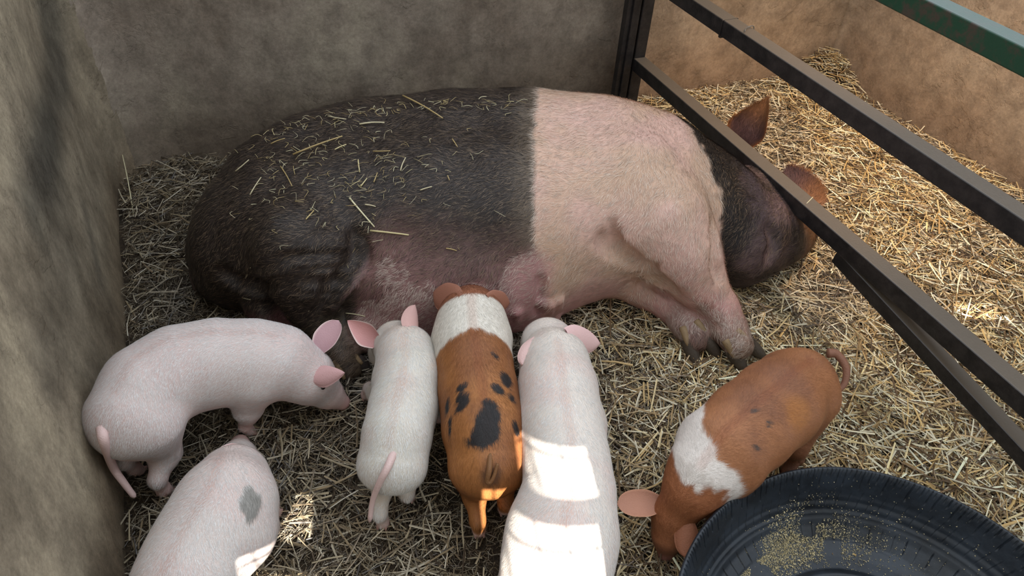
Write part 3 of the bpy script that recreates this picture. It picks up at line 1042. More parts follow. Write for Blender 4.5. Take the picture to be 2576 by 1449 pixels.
piglet('p3', 'ginger piglet with black spots and a white neck, in the middle at the udder',
       [(1230, 1165, .205, 82), (1218, 1075, .22, 98), (1203, 985, .23, 93), (1192, 905, .235, 90), (1187, 845, .235, 87), (1186, 805, .235, 78)],
       [(0, -1, (1205, 1345), 'R'), (0, 1, (1268, 1290), 'R'), (4, -1, None, 'F'), (4, 1, None, 'F')],
       [(1186, 785, .215, 62), (1190, 775, .15, 42), (1192, 770, .11, 26)],
       [dict(base=(1148, 757), tip=(1092, 736, .24), w=0.084, face=('back', 0, 0, 0), out=(150, 100, 80), inn=(150, 100, 88), cup=0.25, point=3.0),
        dict(base=(1228, 756), tip=(1280, 762, .215), w=0.064, face=('back', 0.3, 0, 0), out=(150, 100, 80), inn=(158, 108, 96), cup=0.25, point=3.0)],
       [(1233, 1140), (1231, 1180), (1226, 1210), (1233, 1214), (1243, 1196), (1252, 1166)],
       brown_coat, tailw=0.55, n_hair=34000, tint=lambda P, c, r: np.clip(c * 1.1, 0, 0.92) * r.uniform(0.6, 1.15, (len(c), 1)))

piglet('p4', 'large white piglet with patches of sunlight on its back and rump, rightmost at the udder',
       [(1385, 1520, .20, 118), (1400, 1425, .225, 132), (1415, 1340, .23, 134), (1432, 1235, .235, 108), (1425, 1150, .235, 100), (1412, 1060, .235, 99), (1403, 975, .235, 93), (1395, 915, .225, 80)],
       [(0, -1, None, 'R'), (0, 1, None, 'R'), (5, -1, None, 'F'), (5, 1, None, 'F')],
       [(1378, 868, .18, 64), (1352, 905, .11, 46), (1335, 925, .055, 28)],
       [dict(base=(1350, 850), tip=(1314, 912, .275), w=0.056, face=('back', 0.2, 0, 0), out=(220, 184, 178), inn=(206, 150, 148), cup=0.4, fold=0.15, point=1.6),
        dict(base=(1428, 845), tip=(1508, 864, .205), w=0.078, face=('back', 0.3, 0, -0.2), out=(222, 184, 180), inn=(208, 158, 156), cup=0.35, point=1.2)],
       [(1370, 1600, .2), (1360, 1650, .18), (1365, 1690, .15)],
       white_coat((220, 206, 194), (214, 176, 166)), n_hair=42000, h=0.0045)


def belt_coat(V, Fd, what):
    if what == 'tail':
        return np.tile(lin((134, 92, 72)), (len(V), 1))
    n = fbm(V, 12, 4, 3)
    c = mixc(lin((162, 108, 72)), lin((138, 90, 62)), sstep(0.35, 0.7, n))
    c = mixc(c, lin((172, 112, 58)), sstep(0.05, 0.02, np.linalg.norm(V - Fd.hit(2005, 1040), axis=1)) * 0.7)
    nb = (vnoise(V, 90, 8) - 0.5) * 0.010
    su = plan_sd(Fd, V, [(1772, 1040), (1764, 1078), (1788, 1110), (1803, 1161), (1862, 1212)]) + nb
    sl = plan_sd(Fd, V, [(1684, 1152), (1700, 1180), (1715, 1224), (1751, 1240), (1812, 1240)]) + nb
    c = mixc(c, lin((224, 214, 206)), sstep(0.004, -0.004, su) * sstep(-0.004, 0.004, sl))
    hd = sstep(0.004, -0.004, sl)
    c = mixc(c, lin((156, 98, 64)), hd)
    c = spots(V, Fd, c, [(1930, 1070, .006, .008, 0), (1900, 1125, .007, .005, 0), (1895, 1035, .007, .004, 0)], lin((82, 66, 58)))
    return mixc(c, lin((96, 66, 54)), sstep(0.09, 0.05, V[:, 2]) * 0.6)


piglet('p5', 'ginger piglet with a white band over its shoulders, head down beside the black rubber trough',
       [(2010, 965, .215, 90), (1952, 1015, .23, 104), (1885, 1070, .235, 106), (1815, 1130, .225, 100), (1768, 1185, .205, 80), (1738, 1232, .175, 60)],
       [(0, 1, (2000, 1165), 'R'), (0, -1, (1975, 1200), 'R'), (3, -1, None, 'F'), (3, 1, (1690, 1190), 'F')],
       [(1694, 1300, .10, 50), (1682, 1350, .06, 38), (1678, 1372, .04, 26)],
       [dict(base=(1655, 1262, .125), tip=(1552, 1268, .125), w=0.066, face=('cam', 0.0, 0.3, 0), out=(196, 142, 112), inn=(190, 136, 112), cup=0.3, point=2.4),
        dict(base=(1735, 1312), tip=(1722, 1402, .10), w=0.055, face=('back', 0, 0, 0), out=(150, 96, 70), inn=(150, 100, 80), cup=0.35, point=1.4)],
       [(2082, 888, .25), (2106, 892, .25), (2128, 925, .235), (2124, 965, .21), (2100, 990, .195)],
       belt_coat, n_hair=32000, tint=lambda P, c, r: np.clip(c * 1.08, 0, 0.92) * r.uniform(0.7, 1.12, (len(c), 1)))


# ------------------------------------------------------------------ the sow
def ground_ball(px, py, rpx, dz=0.0, zf=1.0):
    z = 0.15
    for _ in range(25):
        p = at(px, py, z); z = rpx * depth(p) / FPX * zf + dz
    p = at(px, py, z)
    return p, rpx * depth(p) / FPX


def zb(px, py, z, rpx):
    p = at(px, py, z); return p, rpx * depth(p) / FPX


SOW = Field((-1.25, 0.95, -0.01), (1.15, 2.25, 0.62), 0.0062)
rowA = [ground_ball(*t) for t in ((655, 572, 135), (720, 520, 160), (820, 480, 178), (960, 455, 188), (1150, 442, 195), (1330, 440, 195), (1500, 450, 188), (1620, 470, 170), (1700, 490, 140))]
rowB = [ground_ball(*t) for t in ((635, 620, 142), (760, 600, 175), (900, 570, 190), (1100, 560, 200), (1300, 560, 200), (1480, 540, 185), (1620, 520, 165))]
rowC = [ground_ball(*t) for t in ((940, 700, 120), (1050, 700, 135), (1180, 690, 138), (1300, 670, 130), (1420, 625, 120), (1520, 610, 112))]
SOW.chain(rowA, 0.08); SOW.chain(rowB, 0.08); SOW.chain(rowC, 0.07)
# udder
SOW.chain([ground_ball(*t) for t in ((915, 828, 62), (1000, 800, 68), (1090, 790, 70), (1190, 770, 62), (1290, 755, 62), (1385, 735, 44), (1470, 710, 36))], 0.05)
# rump, buttock and thigh
SOW.chain([ground_ball(560, 640, 82), ground_ball(580, 690, 72), ground_ball(650, 745, 48)], 0.05)
SOW.chain([zb(760, 620, .30, 120), zb(800, 660, .27, 92), zb(770, 720, .20, 70)], 0.06)
# upper hind leg
SOW.chain([zb(760, 700, .21, 78), zb(790, 770, .14, 62), zb(828, 840, .08, 44), zb(862, 895, .05, 34), zb(885, 930, .035, 26)], 0.025)
# lower hind leg
SOW.chain([zb(670, 760, .09, 55), zb(730, 830, .05, 40), zb(780, 890, .04, 30)], 0.02)
# shoulder and upper fore leg
SOW.chain([zb(1600, 470, .33, 120), zb(1660, 560, .28, 110), zb(1715, 640, .22, 82), zb(1762, 715, .155, 62)], 0.07)
SOW.chain([zb(1762, 715, .155, 62), zb(1806, 775, .105, 49), zb(1832, 825, .08, 43), zb(1858, 868, .062, 38)], 0.02)
# lower fore leg
SOW.chain([zb(1530, 680, .10, 62), zb(1620, 722, .065, 50), zb(1690, 765, .05, 43), zb(1728, 812, .048, 40), zb(1752, 852, .044, 34)], 0.022)
# neck and head
SOW.chain([zb(1660, 500, .20, 165), zb(1765, 540, .17, 142), zb(1850, 585, .14, 118)], 0.06)
SOW.chain([zb(1850, 610, .12, 108), zb(1925, 590, .13, 88), zb(1975, 590, .10, 62), zb(2008, 590, .07, 40)], 0.05)
SOW.chain([zb(1800, 560, .17, 100), zb(1900, 500, .16, 78), zb(1960, 540, .15, 70)], 0.05)
SOW.chain([zb(1868, 650, .07, 62), zb(1925, 625, .07, 52)], 0.04)


def crease(pts, r=0.006, k=0.022, lift=0.0):
    q = [SOW.hit(*p) + [0, 0, lift] for p in spline([list(p) for p in pts], len(pts) * 3)]
    SOW.chain([(a, r) for a in q], k, sub=True)


def ridge(pts, r=0.008, k=0.02, sink=0.004):
    q = [SOW.hit(*p) - [0, 0, sink] for p in spline([list(p) for p in pts], len(pts) * 3)]
    SOW.chain([(a, r) for a in q], k)


# flank fold in front of the thigh and the wrinkles across it
crease([(895, 590), (905, 630), (885, 670), (850, 715), (818, 765)], 0.010, 0.03)
ridge([(912, 600), (918, 640), (895, 690), (855, 740), (828, 775)], 0.010, 0.016, 0.005)
crease([(925, 620), (915, 670), (880, 715), (845, 765)], 0.006, 0.018)
crease([(870, 640), (800, 640), (720, 648), (655, 675)], 0.006, 0.02)
crease([(865, 705), (790, 710), (710, 706), (640, 716)], 0.008, 0.025)
crease([(860, 670), (800, 676), (730, 682)], 0.003, 0.014)
crease([(850, 735), (780, 738), (720, 730)], 0.003, 0.014)
crease([(570, 690), (610, 712), (650, 722), (690, 760), (730, 815)], 0.010, 0.035)
crease([(1518, 600), (1545, 625), (1590, 655), (1640, 695), (1690, 735)], 0.010, 0.035)
crease([(1540, 560), (1555, 600), (1600, 640), (1650, 668)], 0.005, 0.022)
crease([(1795, 560), (1803, 620), (1802, 660), (1812, 700)], 0.006, 0.03)
for i in range(5):
    crease([(1560 + i * 22, 706 + i * 5), (1600 + i * 14, 690 + i * 10), (1660 + i * 8, 700 + i * 13)], 0.003, 0.010)
crease([(1360, 700), (1362, 740), (1352, 790)], 0.005, 0.02)
crease([(1935, 570), (1950, 610), (1935, 650)], 0.006, 0.03)
# teats
for px, py in ((1385, 782), (1365, 775), (1405, 770), (1300, 800), (1130, 850), (1040, 868)):
    p = SOW.hit(px, py - 16); q = at(px + 2, py + 6, max(0.03, p[2] - 0.045))
    SOW.chain([(p, 0.016), (q, 0.0065)], 0.012)
SOW.cone(at(1388, 762, .06), 0.024, at(1401, 804, .03), 0.0075, 0.02)
SOW.cone(at(1368, 758, .055), 0.018, at(1372, 788, .03), 0.008, 0.02)
SV, SF = SOW.mesh(); SV = SV.astype(float)
SN = vnormals(SV, SF)
SV = SV + SN * (0.0030 * (fbm(SV, 22, 77, 3) - 0.5))[:, None]


def edge_sd(V, pts, scale):
    """signed distance in plan to a polyline of body points (positive to the right of its direction)"""
    q = np.array([SOW.hit(*p)[:2] for p in pts])
    q = np.vstack([q[0] + (q[0] - q[1]) * 3, q, q[-1] + (q[-1] - q[-2]) * 3])
    best = np.full(len(V), 1e9); sd = np.zeros(len(V))
    for a_, b_ in zip(q[:-1], q[1:]):
        ab = b_ - a_; t = np.clip(((V[:, :2] - a_) @ ab) / (ab @ ab), 0, 1)
        c_ = a_ + t[:, None] * ab; ds = np.linalg.norm(V[:, :2] - c_, axis=1); m = ds < best
        cr = ab[0] * (V[:, 1] - a_[1]) - ab[1] * (V[:, 0] - a_[0])
        best[m] = ds[m]; sd[m] = (-np.sign(cr) * ds)[m]
    return sd * scale


def sow_coat(V):
    n = fbm(V, 9, 21, 3); nf = vnoise(V, 130, 5) - 0.5
    nb = (vnoise(V, 50, 6) - 0.5) * 0.02
    # back (top of picture) to belly: hair thins and skin turns pink
    e1 = edge_sd(V, [(1352, 270), (1342, 400), (1345, 520), (1348, 640), (1368, 720), (1372, 780)], -1) + nb * 0.6   # >0 on the pale side
    belly = edge_sd(V, [(480, 830), (720, 830), (850, 765), (905, 650), (970, 600), (1100, 630), (1300, 640), (1500, 660), (1700, 760)], 1)  # >0 towards the feet
    belly = belly + (n - 0.5) * 0.10 + np.clip(0.22 - V[:, 2], 0, 0.2) * 0.7 * (V[:, 1] < 1.6 + 0.2 * V[:, 0]) * sstep(-0.48, -0.36, V[:, 0])
    fold = sstep(-0.015, 0.03, plan_sd(SOW, V, [(925, 520), (918, 580), (905, 640), (870, 710), (818, 785), (800, 840)]))
    belly = belly * fold - 0.2 * (1 - fold)
    dark_skin = mixc(lin((62, 52, 47)), lin((128, 96, 92)), sstep(-0.07, 0.06, belly))
    dark_skin = mixc(dark_skin, lin((172, 122, 122)), sstep(0.02, 0.14, belly) * sstep(-0.75, -0.12, e1))
    dark_skin = mixc(dark_skin, lin((112, 98, 84)), sstep(-0.085, -0.012, e1) * sstep(0.06, -0.06, belly) * 0.8)
    pale = mixc(lin((194, 160, 136)), lin((202, 164, 150)), sstep(0.3, 0.75, n))
    pale = mixc(pale, lin((192, 144, 138)), sstep(0.0, 0.13, belly))
    c = mixc(dark_skin, pale, sstep(-0.006, 0.006, e1))
    lobe = seg_dist(V, SOW.hit(1315, 790), SOW.hit(1335, 690))
    c = mixc(c, lin((186, 138, 136)), sstep(0.085, 0.03, lobe + 0.02 * (n - 0.5)) * 0.75)
    e2 = edge_sd(V, [(1735, 318), (1775, 380), (1806, 460), (1822, 560), (1818, 640), (1825, 720)], -1) + nb * 1.4 + 0.006
    hi_leg = 0
    head = mixc(lin((74, 62, 58)), lin((104, 84, 84)), sstep(0.4, 0.7, n))
    head = mixc(lin((34, 30, 29)), head, sstep(0.06, 0.15, e2 + 0.03 * (n - 0.5) + np.clip(0.26 - V[:, 2], 0, 0.3) * 0.5))
    hb = edge_sd(V, [(1900, 420), (1960, 560), (1990, 700)], -1)
    head = mixc(head, lin((120, 84, 56)), sstep(0.03, 0.09, hb))
    # the head mask stops where the fore leg passes in front of it
    leg = np.minimum(seg_dist(V, at(1740, 700, .17), at(1858, 868, .062)), seg_dist(V, at(1690, 620, .26), at(1762, 715, .155)) - 0.02)
    mk = sstep(-0.010, 0.014, e2) * sstep(0.072, 0.084, leg)
    c = mixc(c, head, mk)
    # dirty lower legs
    for a_, b_, col_ in ((at(1832, 825, .08), at(1885, 900, .05), (120, 98, 78)), (at(1728, 812, .048), at(1760, 870, .04), (112, 88, 76)), (at(800, 790, .12), at(885, 930, .03), (84, 76, 58))):
        c = mixc(c, lin(col_), sstep(0.085, 0.03, seg_dist(V, a_, b_)) * 0.85)
    c = mixc(c, lin((118, 76, 60)), sstep(0.035, 0.01, seg_dist(V, SOW.hit(1770, 775), SOW.hit(1800, 800))) * 0.6)
    c = mixc(c, lin((128, 84, 84)), sstep(0.09, 0.04, seg_dist(V, SOW.hit(650, 760), SOW.hit(700, 800))) * 0.8 * sstep(0.12, 0.08, V[:, 2]))
    return np.clip(c * (1 + 0.25 * nf[:, None]), 0, 1)


SCc = sow_coat(SV)
sow = empty('sow', (float(SV[:, 0].mean()), float(SV[:, 1].mean()), 0.0))
prop(sow, 'huge black sow with a pale saddle, lying on her side on the straw nursing piglets', 'pig')
sv = [SV]; sf = [SF]; sc_ = [SCc]; k = len(SV)
for base, tip, w, face, cup, pt in (((1856, 366, .19), (1932, 248, .335), 0.150, (-0.25, -0.6, 0.75), 0.6, 0.1),
                                    ((1968, 436, .17), (2074, 512, .12), 0.105, (-0.2, -0.5, 0.8), 0.15, 1.6)):
    ev, ef, ec = ear_mesh(at(*base), at(*tip), w, face, cup, 0.0, 22, 13, 0.005, lin((158, 100, 56)), lin((104, 74, 70)), pt, lin((146, 98, 62)))
    ears_ = locals().get('ears_', []) + [(ev, ef, ec)]
    sv.append(ev); sf.append(ef + k); sc_.append(ec); k += len(ev)
# short tail lying on the buttock, hidden under the flank from here
tv, tf = subdiv_tube(spline([list(at(500, 600, .2)), list(at(487, 640, .15)), list(at(484, 690, .1)), list(at(492, 730, .06))], 20), np.linspace(0.016, 0.006, 20), 10)
sv.append(tv); sf.append(tf + k); sc_.append(np.tile(lin((74, 60, 54)), (len(tv), 1))); k += len(tv)
mesh_obj('body', np.concatenate(sv), np.concatenate(sf), M_skin, np.concatenate(sc_), sow)


def trotter(fet, toe_px, L=0.062, col=(70, 60, 50), side=0.6):
    p = at(*fet); q = at(*toe_px); d = q - p; d /= np.linalg.norm(d)
    up = (CAM - p) / np.linalg.norm(CAM - p) + np.array([0.1, 0.0, 0.25]); up = up - up @ d * d; up /= np.linalg.norm(up); s = np.cross(d, up)
    out = []
    for sg in (-1, 1):
        out.append(('hoof', claw(p + s * sg * 0.021 - d * 0.004, d + s * sg * 0.16, up, L, 0.042, 0.046, 0.1), col))
    for sg in (-1, 1):
        out.append(('dewclaw', claw(p - d * 0.038 + s * sg * 0.020 + up * 0.020, d + s * sg * 0.2 - up * 0.1 + [0, -0.2, 0.1], up, 0.052, 0.021, 0.022, 0.1), (140, 116, 86)))
    return out


for tr_ in (trotter((1856, 868, .066), (1902, 918, .03), 0.085), trotter((1750, 850, .050), (1788, 918, .02), 0.080), trotter((885, 925, .035), (920, 960, .015), 0.045, (60, 52, 48))):
    for nm, (v, f), col_ in tr_:
        o = mesh_obj(nm, v, f, M_horn, np.tile(lin(col_), (len(v), 1)) * (0.7 + 0.6 * fbm(v, 60, 3, 2)[:, None]), sow)
v, f = ball(SOW.hit(1966, 486), 0.011); mesh_obj('eye', v, f, M_eye, None, sow)


def sow_flow(P, Nn):
    px = project(P)
    x = px[:, 0]; y = px[:, 1]
    d = np.zeros_like(P)
    d[:, 0] = -1.0; d[:, 1] = -0.35 - 0.9 * sstep(450, 750, y)
    # shoulder whorl: hair fans down the fore leg and back over the ribs
    s = sstep(1450, 1650, x)
    d[:, 0] += s * 0.9; d[:, 1] -= s * 0.7
    h_ = sstep(1800, 1880, x)
    d[:, 0] -= h_ * 1.2; d[:, 1] -= h_ * 0.2
    d[:, 2] = -0.3
    return d


def sow_tint(P, c, r):
    n = len(P)
    lum = c.mean(1)
    b = r.random(n)
    dark = lum < lin((112, 112, 112))[0]
    k_ = r.uniform(0.6, 1.25, n)
    out = c * k_[:, None] * np.where(dark, 0.85 + 0.3 * sstep(0.012, 0.045, c[:, 0] - c[:, 1]), 1.12)[:, None]
    pk = sstep(0.012, 0.045, c[:, 0] - c[:, 1])
    m = dark & (b < 0.42 - 0.30 * pk)
    out[m] = lin((40, 33, 30)) * r.uniform(0.5, 1.5, (m.sum(), 1))
    m = dark & (b > 0.80)
    out[m] = lin((130, 110, 90)) * r.uniform(0.5, 1.25, (m.sum(), 1))
    m = (~dark)
    out[m] = mixc(out[m], lin((228, 214, 198)), r.uniform(0.15, 0.75, m.sum()))
    m = (~dark) & (b < 0.12)
    out[m] *= 0.6
    return np.clip(out, 0, 0.9)


def sow_dens(P, c):
    return np.where(P[:, 2] < 0.02, 0.1, 1.0) * np.clip(1.25 - 4.0 * (c[:, 0] - c[:, 1]), 0.3, 1)


for ev, ef, ec in ears_:
    hair('ear_hair', ev, ef, ec, sow, 3500, 0.022, 0.0009, lambda P, Nn: np.tile(np.array([0.25, 0.3, 0.5]), (len(P), 1)), lambda P, c, r: np.clip(c * 1.3, 0, 1) * r.uniform(0.5, 1.3, (len(c), 1)), RNG, lift=0.25, spread=0.3)
hair('bristles', SV, SF, SCc, sow, 230000, 0.020, 0.0007, sow_flow, sow_tint, RNG, lift=0.16, spread=0.25, dens=sow_dens)

# straw lying on her back
STR_COL = [(206, 190, 142), (190, 168, 116), (218, 208, 170), (170, 146, 98), (196, 184, 150)]


def stalk(p, q, w, bend=0.0, up=(0, 0, 1), n=6):
    """a straw: flattened hollow stalk with a slight bend"""
    p = np.array(p, float); q = np.array(q, float); up = np.array(up, float)
    d = q - p; L_ = np.linalg.norm(d); d /= L_; s = np.cross(d, up); s /= np.linalg.norm(s); u = np.cross(s, d)
    t = np.linspace(0, 1, n)
    pts = p + np.outer(t, q - p) + np.outer(np.sin(t * math.pi) * bend * L_, s) + np.outer(np.sin(t * math.pi) * 0.02 * L_, u)
    return subdiv_tube(pts, np.full(n, w / 2) * (1 - 0.25 * t), 6)


LONG = [(739, 398, 863, 352, 'long pale straw slanting across the middle of her dark back'), (880, 505, 943, 578, 'broad straw pointing down at the flank fold'),
        (932, 587, 1029, 598, 'straw lying level just right of the flank fold'), (1014, 251, 1114, 308, 'brown bent straw on the top edge of her back'),
        (905, 319, 968, 315, 'pale straw lying level near the top of her back')]
SHORT = [(631, 498, 659, 454, 'pale straw standing out on the left of her dark rump'),
         (594, 437, 628, 408, 'short straw at the far left of her rump'),
         (707, 425, 736, 475, 'forked straw with a dark middle above the thigh'),
         (843, 383, 872, 370, 'stubby straw under the right end of the longest straw'),
         (939, 387, 983, 386, 'level straw in the middle of the tangle of fibres'),
         (902, 409, 906, 441, 'upright yellow straw below the tangle of fibres'),
         (1008, 436, 1021, 403, 'leaning pale straw right of the tangle of fibres'),
         (1057, 485, 1087, 476, 'white straw slanting on the dark ribs'),
         (1138, 357, 1151, 377, 'short straw highest on the dark ribs'),
         (1122, 631, 1149, 637, 'white straw lowest on the dark ribs'),
         (919, 522, 946, 527, 'small straw touching the end of the broad straw'),
         (771, 558, 791, 536, 'pale straw left of the broad straw'),
         (749, 825, 780, 792, 'straw lying on the dirty upper hind leg'),
         (619, 706, 632, 679, 'greyish straw at the left end of the thigh wrinkles'),
         (941, 465, 950, 441, 'crooked straw between tangle and broad straw'),
         (683, 368, 718, 355, 'pale straw near the upper edge of the rump'),
         (871, 794, 919, 802, 'faint straw low on the belly above the slim piglet'),
         (1126, 448, 1131, 460, 'tiny yellow straw on the dark ribs near the grey band'),
         (908, 476, 924, 455, 'small straw above the broad straw'),
         (826, 300, 872, 308, 'level straw close under the top edge of the rump'),
         (612, 755, 632, 760, 'tiny white chip of straw beside the tail end')]


def straw_on(x0, y0, x1, y1, w, label, grp=None, r=RNG):
    a_ = SOW.hit(x0, y0); b_ = SOW.hit(x1, y1); mid_ = SOW.hit((x0 + x1) / 2, (y0 + y1) / 2)
    zz = max(0.0, (mid_ - (a_ + b_) / 2)[2])
    a_ = a_ + [0, 0, 0.008 + zz]; b_ = b_ + [0, 0, 0.008 + zz]
    v, f = stalk(a_, b_, w, r.uniform(-0.05, 0.05))
    c = lin(STR_COL[r.integers(len(STR_COL))])
    c0 = (a_ + b_) / 2
    o = mesh_obj('straw_stalk', v - c0, f, M_straw, np.tile(c, (len(v), 1)))
    o.location = c0
    prop(o, label, 'straw', grp)


for x0, y0, x1, y1, lab in LONG:
    straw_on(x0, y0, x1, y1, 0.005, lab, 'straws lying on the sow')
for t in SHORT:
    straw_on(*t[:4], 0.0034, t[4], 'straws lying on the sow')
P_ = []; Cw = []
for i in range(340):
    x = RNG.normal(850, 160); y = RNG.normal(400, 95)
    if i % 4 == 0: x = RNG.uniform(650, 1300); y = 0
    yt = np.interp(x, [560, 650, 760, 900, 1100, 1300], [410, 345, 300, 270, 255, 250])
    if y == 0: y = yt + RNG.uniform(2, 26)
    if y < yt + 3 or x < 560 or x > 1330: continue
    a_ = SOW.hit(x, y)
    if abs(SOW.val(a_)) > 0.01: continue
    th = RNG.uniform(0, 2 * math.pi); L_ = RNG.uniform(0.01, 0.035)
    d = np.array([math.cos(th), math.sin(th), 0.0]) * L_
    pts = spline([a_ + [0, 0, 0.010], a_ + d * 0.5 + [*RNG.normal(0, 0.006, 2), 0.010 + RNG.uniform(0, .004)], a_ + d + [*RNG.normal(0, 0.004, 2), 0.009]], 6)
    v, f = subdiv_tube(pts, np.full(6, RNG.uniform(0.0004, 0.0009)), 4)
    P_.append((v, f)); Cw.append(np.tile(lin(STR_COL[RNG.integers(5)]) * RNG.uniform(0.6, 1), (len(v), 1)))
v, f = merge(P_)
prop(mesh_obj('straw_fibres', v, f, M_straw, np.concatenate(Cw)), "fine curly straw fibres clinging to the sow's dark back", 'straw', kind='stuff')


# ------------------------------------------------------------------ straw bedding
TC = np.array([0.722, 0.457]); TR = 0.398


def inside_room(P, m=0.01):
    def sgn(a_, d_, p):
        return (p[:, 0] - a_[0]) * -d_[1] + (p[:, 1] - a_[1]) * d_[0]
    return (sgn(A_L, dL, P) > m) & (sgn(A_L, dB, P) < -m) & (sgn(A_R, dR, P) < -m)


def bedding(name, n, lrange, wrange, rng, label, thick=True, zr=0.026, tilt=0.15, bend=0.03, curly=0.0, region=None, bright=1.0, palette=None):
    # sample where the pen can be seen
    P = np.stack([rng.uniform(-1.4, 2.5, n * 3), rng.uniform(0.15, 3.1, n * 3), np.zeros(n * 3)], -1)
    px = project(P)
    k = inside_room(P) & (px[:, 0] > -150) & (px[:, 0] < 2750) & (px[:, 1] > -100) & (px[:, 1] < 1750)
    if region is not None: k &= region(P, px, rng)
    # less under the lying sow and inside the trough
    k &= np.linalg.norm(P[:, :2] - TC, axis=1) > 0.29
    P = P[k][:n]; n = len(P)
    L_ = rng.uniform(*lrange, n) * rng.choice([1, 1, 0.6, 1.3], n); w = rng.uniform(*wrange, n)
    th = rng.uniform(0, 2 * math.pi, n) + 0
    ti = rng.normal(0, tilt, n)
    d = np.stack([np.cos(th) * np.cos(ti), np.sin(th) * np.cos(ti), np.sin(ti)], -1)
    s = np.stack([-np.sin(th), np.cos(th), rng.normal(0, 0.35, n)], -1); s /= np.linalg.norm(s, axis=1, keepdims=True)
    u = np.cross(d, s)
    z0 = floor_h(P[:, 0], P[:, 1]) + rng.random(n) ** 1.3 * zr
    C0 = np.stack([P[:, 0], P[:, 1], z0 + np.abs(np.sin(ti)) * L_ * 0.35], -1)
    bd = rng.normal(0, bend, n)
    st = 4 if curly else 3
    rows = []
    for i in range(st):
        t = i / (st - 1)
        c = C0 + d * ((t - 0.5) * L_)[:, None] + s * (bd * L_ * (4 * t * (1 - t)))[:, None]
        if curly:
            c = c + s * (np.sin(t * 7 + P[:, :1] * 900) * curly) * L_[:, None] + u * (np.cos(t * 6 + P[:, 1:2] * 700) * curly * 0.5) * L_[:, None]
        ww = w * (1 - 0.35 * t)
        rows.append(np.stack([c - s * (ww / 2)[:, None], c + u * (ww * 0.35)[:, None], c + s * (ww / 2)[:, None]], 1))
    V = np.concatenate(rows, 1)                      # n, st*3, 3
    # keep straws out of the animals
    F = []
    for i in range(st - 1):
        a_ = i * 3
        F += [(a_, a_ + 1, a_ + 4, a_ + 3), (a_ + 1, a_ + 2, a_ + 5, a_ + 4)]
    F = np.array(F)
    keep = (V[:, :, 2].max(1) < 0.24)
    keep &= inside_room(V[:, 0], -0.004) & inside_room(V[:, -1], -0.004)
    V = V[keep]; n = len(V)
    pal = np.array([lin(c) for c in (palette or [(222, 200, 150), (206, 172, 114), (240, 228, 194), (172, 142, 98), (120, 94, 64), (226, 216, 188), (92, 72, 52)])])
    ci = rng.choice(len(pal), n, p=np.array([4, 4, 3, 4, 4, 3, 4]) / 26)
    col = pal[ci] * rng.uniform(0.7, 1.15, n)[:, None] * bright
    # painted shade: straw dulled towards the left, with random duller patches
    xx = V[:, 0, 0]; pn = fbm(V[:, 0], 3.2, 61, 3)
    shade_dull = np.clip(sstep(0.75, -0.2, xx) * 0.62 + sstep(0.5, 0.68, pn) * 0.45, 0, 0.85)
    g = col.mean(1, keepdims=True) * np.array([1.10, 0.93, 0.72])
    col = col * (1 - shade_dull[:, None]) + (g * 0.70) * shade_dull[:, None]
    col = col * (0.66 + 0.34 * sstep(-0.9, 0.55, xx))[:, None]  # shade put into the colour, darkest at the left
    FF = (np.arange(n)[:, None, None] * (st * 3) + F[None]).reshape(-1, 4)
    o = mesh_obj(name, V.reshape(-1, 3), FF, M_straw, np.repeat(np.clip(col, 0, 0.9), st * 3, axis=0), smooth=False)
    prop(o, label, 'straw', kind='stuff')
    return o


def patchy(P, px, rng):
    n_ = fbm(P, 3.6, 71, 3)
    pr = 0.14 + 0.86 * sstep(0.38, 0.58, n_ + 0.10 * sstep(0.3, 1.2, P[:, 0]))
    return rng.random(len(P)) < pr * (0.42 + 0.58 * sstep(0.0, 0.75, P[:, 0]))


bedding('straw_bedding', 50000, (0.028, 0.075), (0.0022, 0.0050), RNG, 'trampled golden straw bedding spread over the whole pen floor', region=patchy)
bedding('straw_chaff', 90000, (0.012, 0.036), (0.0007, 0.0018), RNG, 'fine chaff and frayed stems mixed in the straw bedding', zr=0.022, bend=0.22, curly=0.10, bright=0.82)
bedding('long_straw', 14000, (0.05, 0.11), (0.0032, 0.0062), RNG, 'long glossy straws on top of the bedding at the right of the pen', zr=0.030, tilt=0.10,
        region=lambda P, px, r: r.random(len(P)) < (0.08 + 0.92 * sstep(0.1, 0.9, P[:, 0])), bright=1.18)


# single stalks standing out
def lone(a_, b_, w, label, col=(206, 196, 160), bend=0.02):
    a_ = np.array(a_); b_ = np.array(b_); c0 = np.array([(a_[0] + b_[0]) / 2, (a_[1] + b_[1]) / 2, min(a_[2], b_[2])])
    v, f = stalk(a_ - c0, b_ - c0, w, bend, up=(0.3, -0.9, 0.2), n=7)
    o = mesh_obj('straw_stalk', v, f, M_straw, np.tile(lin(col), (len(v), 1))); o.location = c0
    prop(o, label, 'straw')


wl = on_plane(277, 372, A_L, dL)
lone(on_plane(312, 575, A_L, dL) + [0.05, -0.03, 0.0], wl + [0.055, -0.035, 0], 0.004, 'tall pale straw leaning on the left wall beside the corner')
wq = on_plane(333, 376, A_L, dB)
lone(at(305, 425, 0.06), at(333, 376, 0.10), 0.004, 'bent straw sticking up against the back wall by the left corner', (150, 136, 104), 0.08)

# ------------------------------------------------------------------ fence of square steel tube
Ud = ray(312, -953); Ud[2] = 0; Ud /= np.linalg.norm(Ud); ND = np.array([-Ud[1], Ud[0], 0])
P0 = np.array([*POST, 0.03])


def onf(px, py):
    r = ray(px, py); t = ((P0 - CAM) @ ND) / (r @ ND); return CAM + r * t


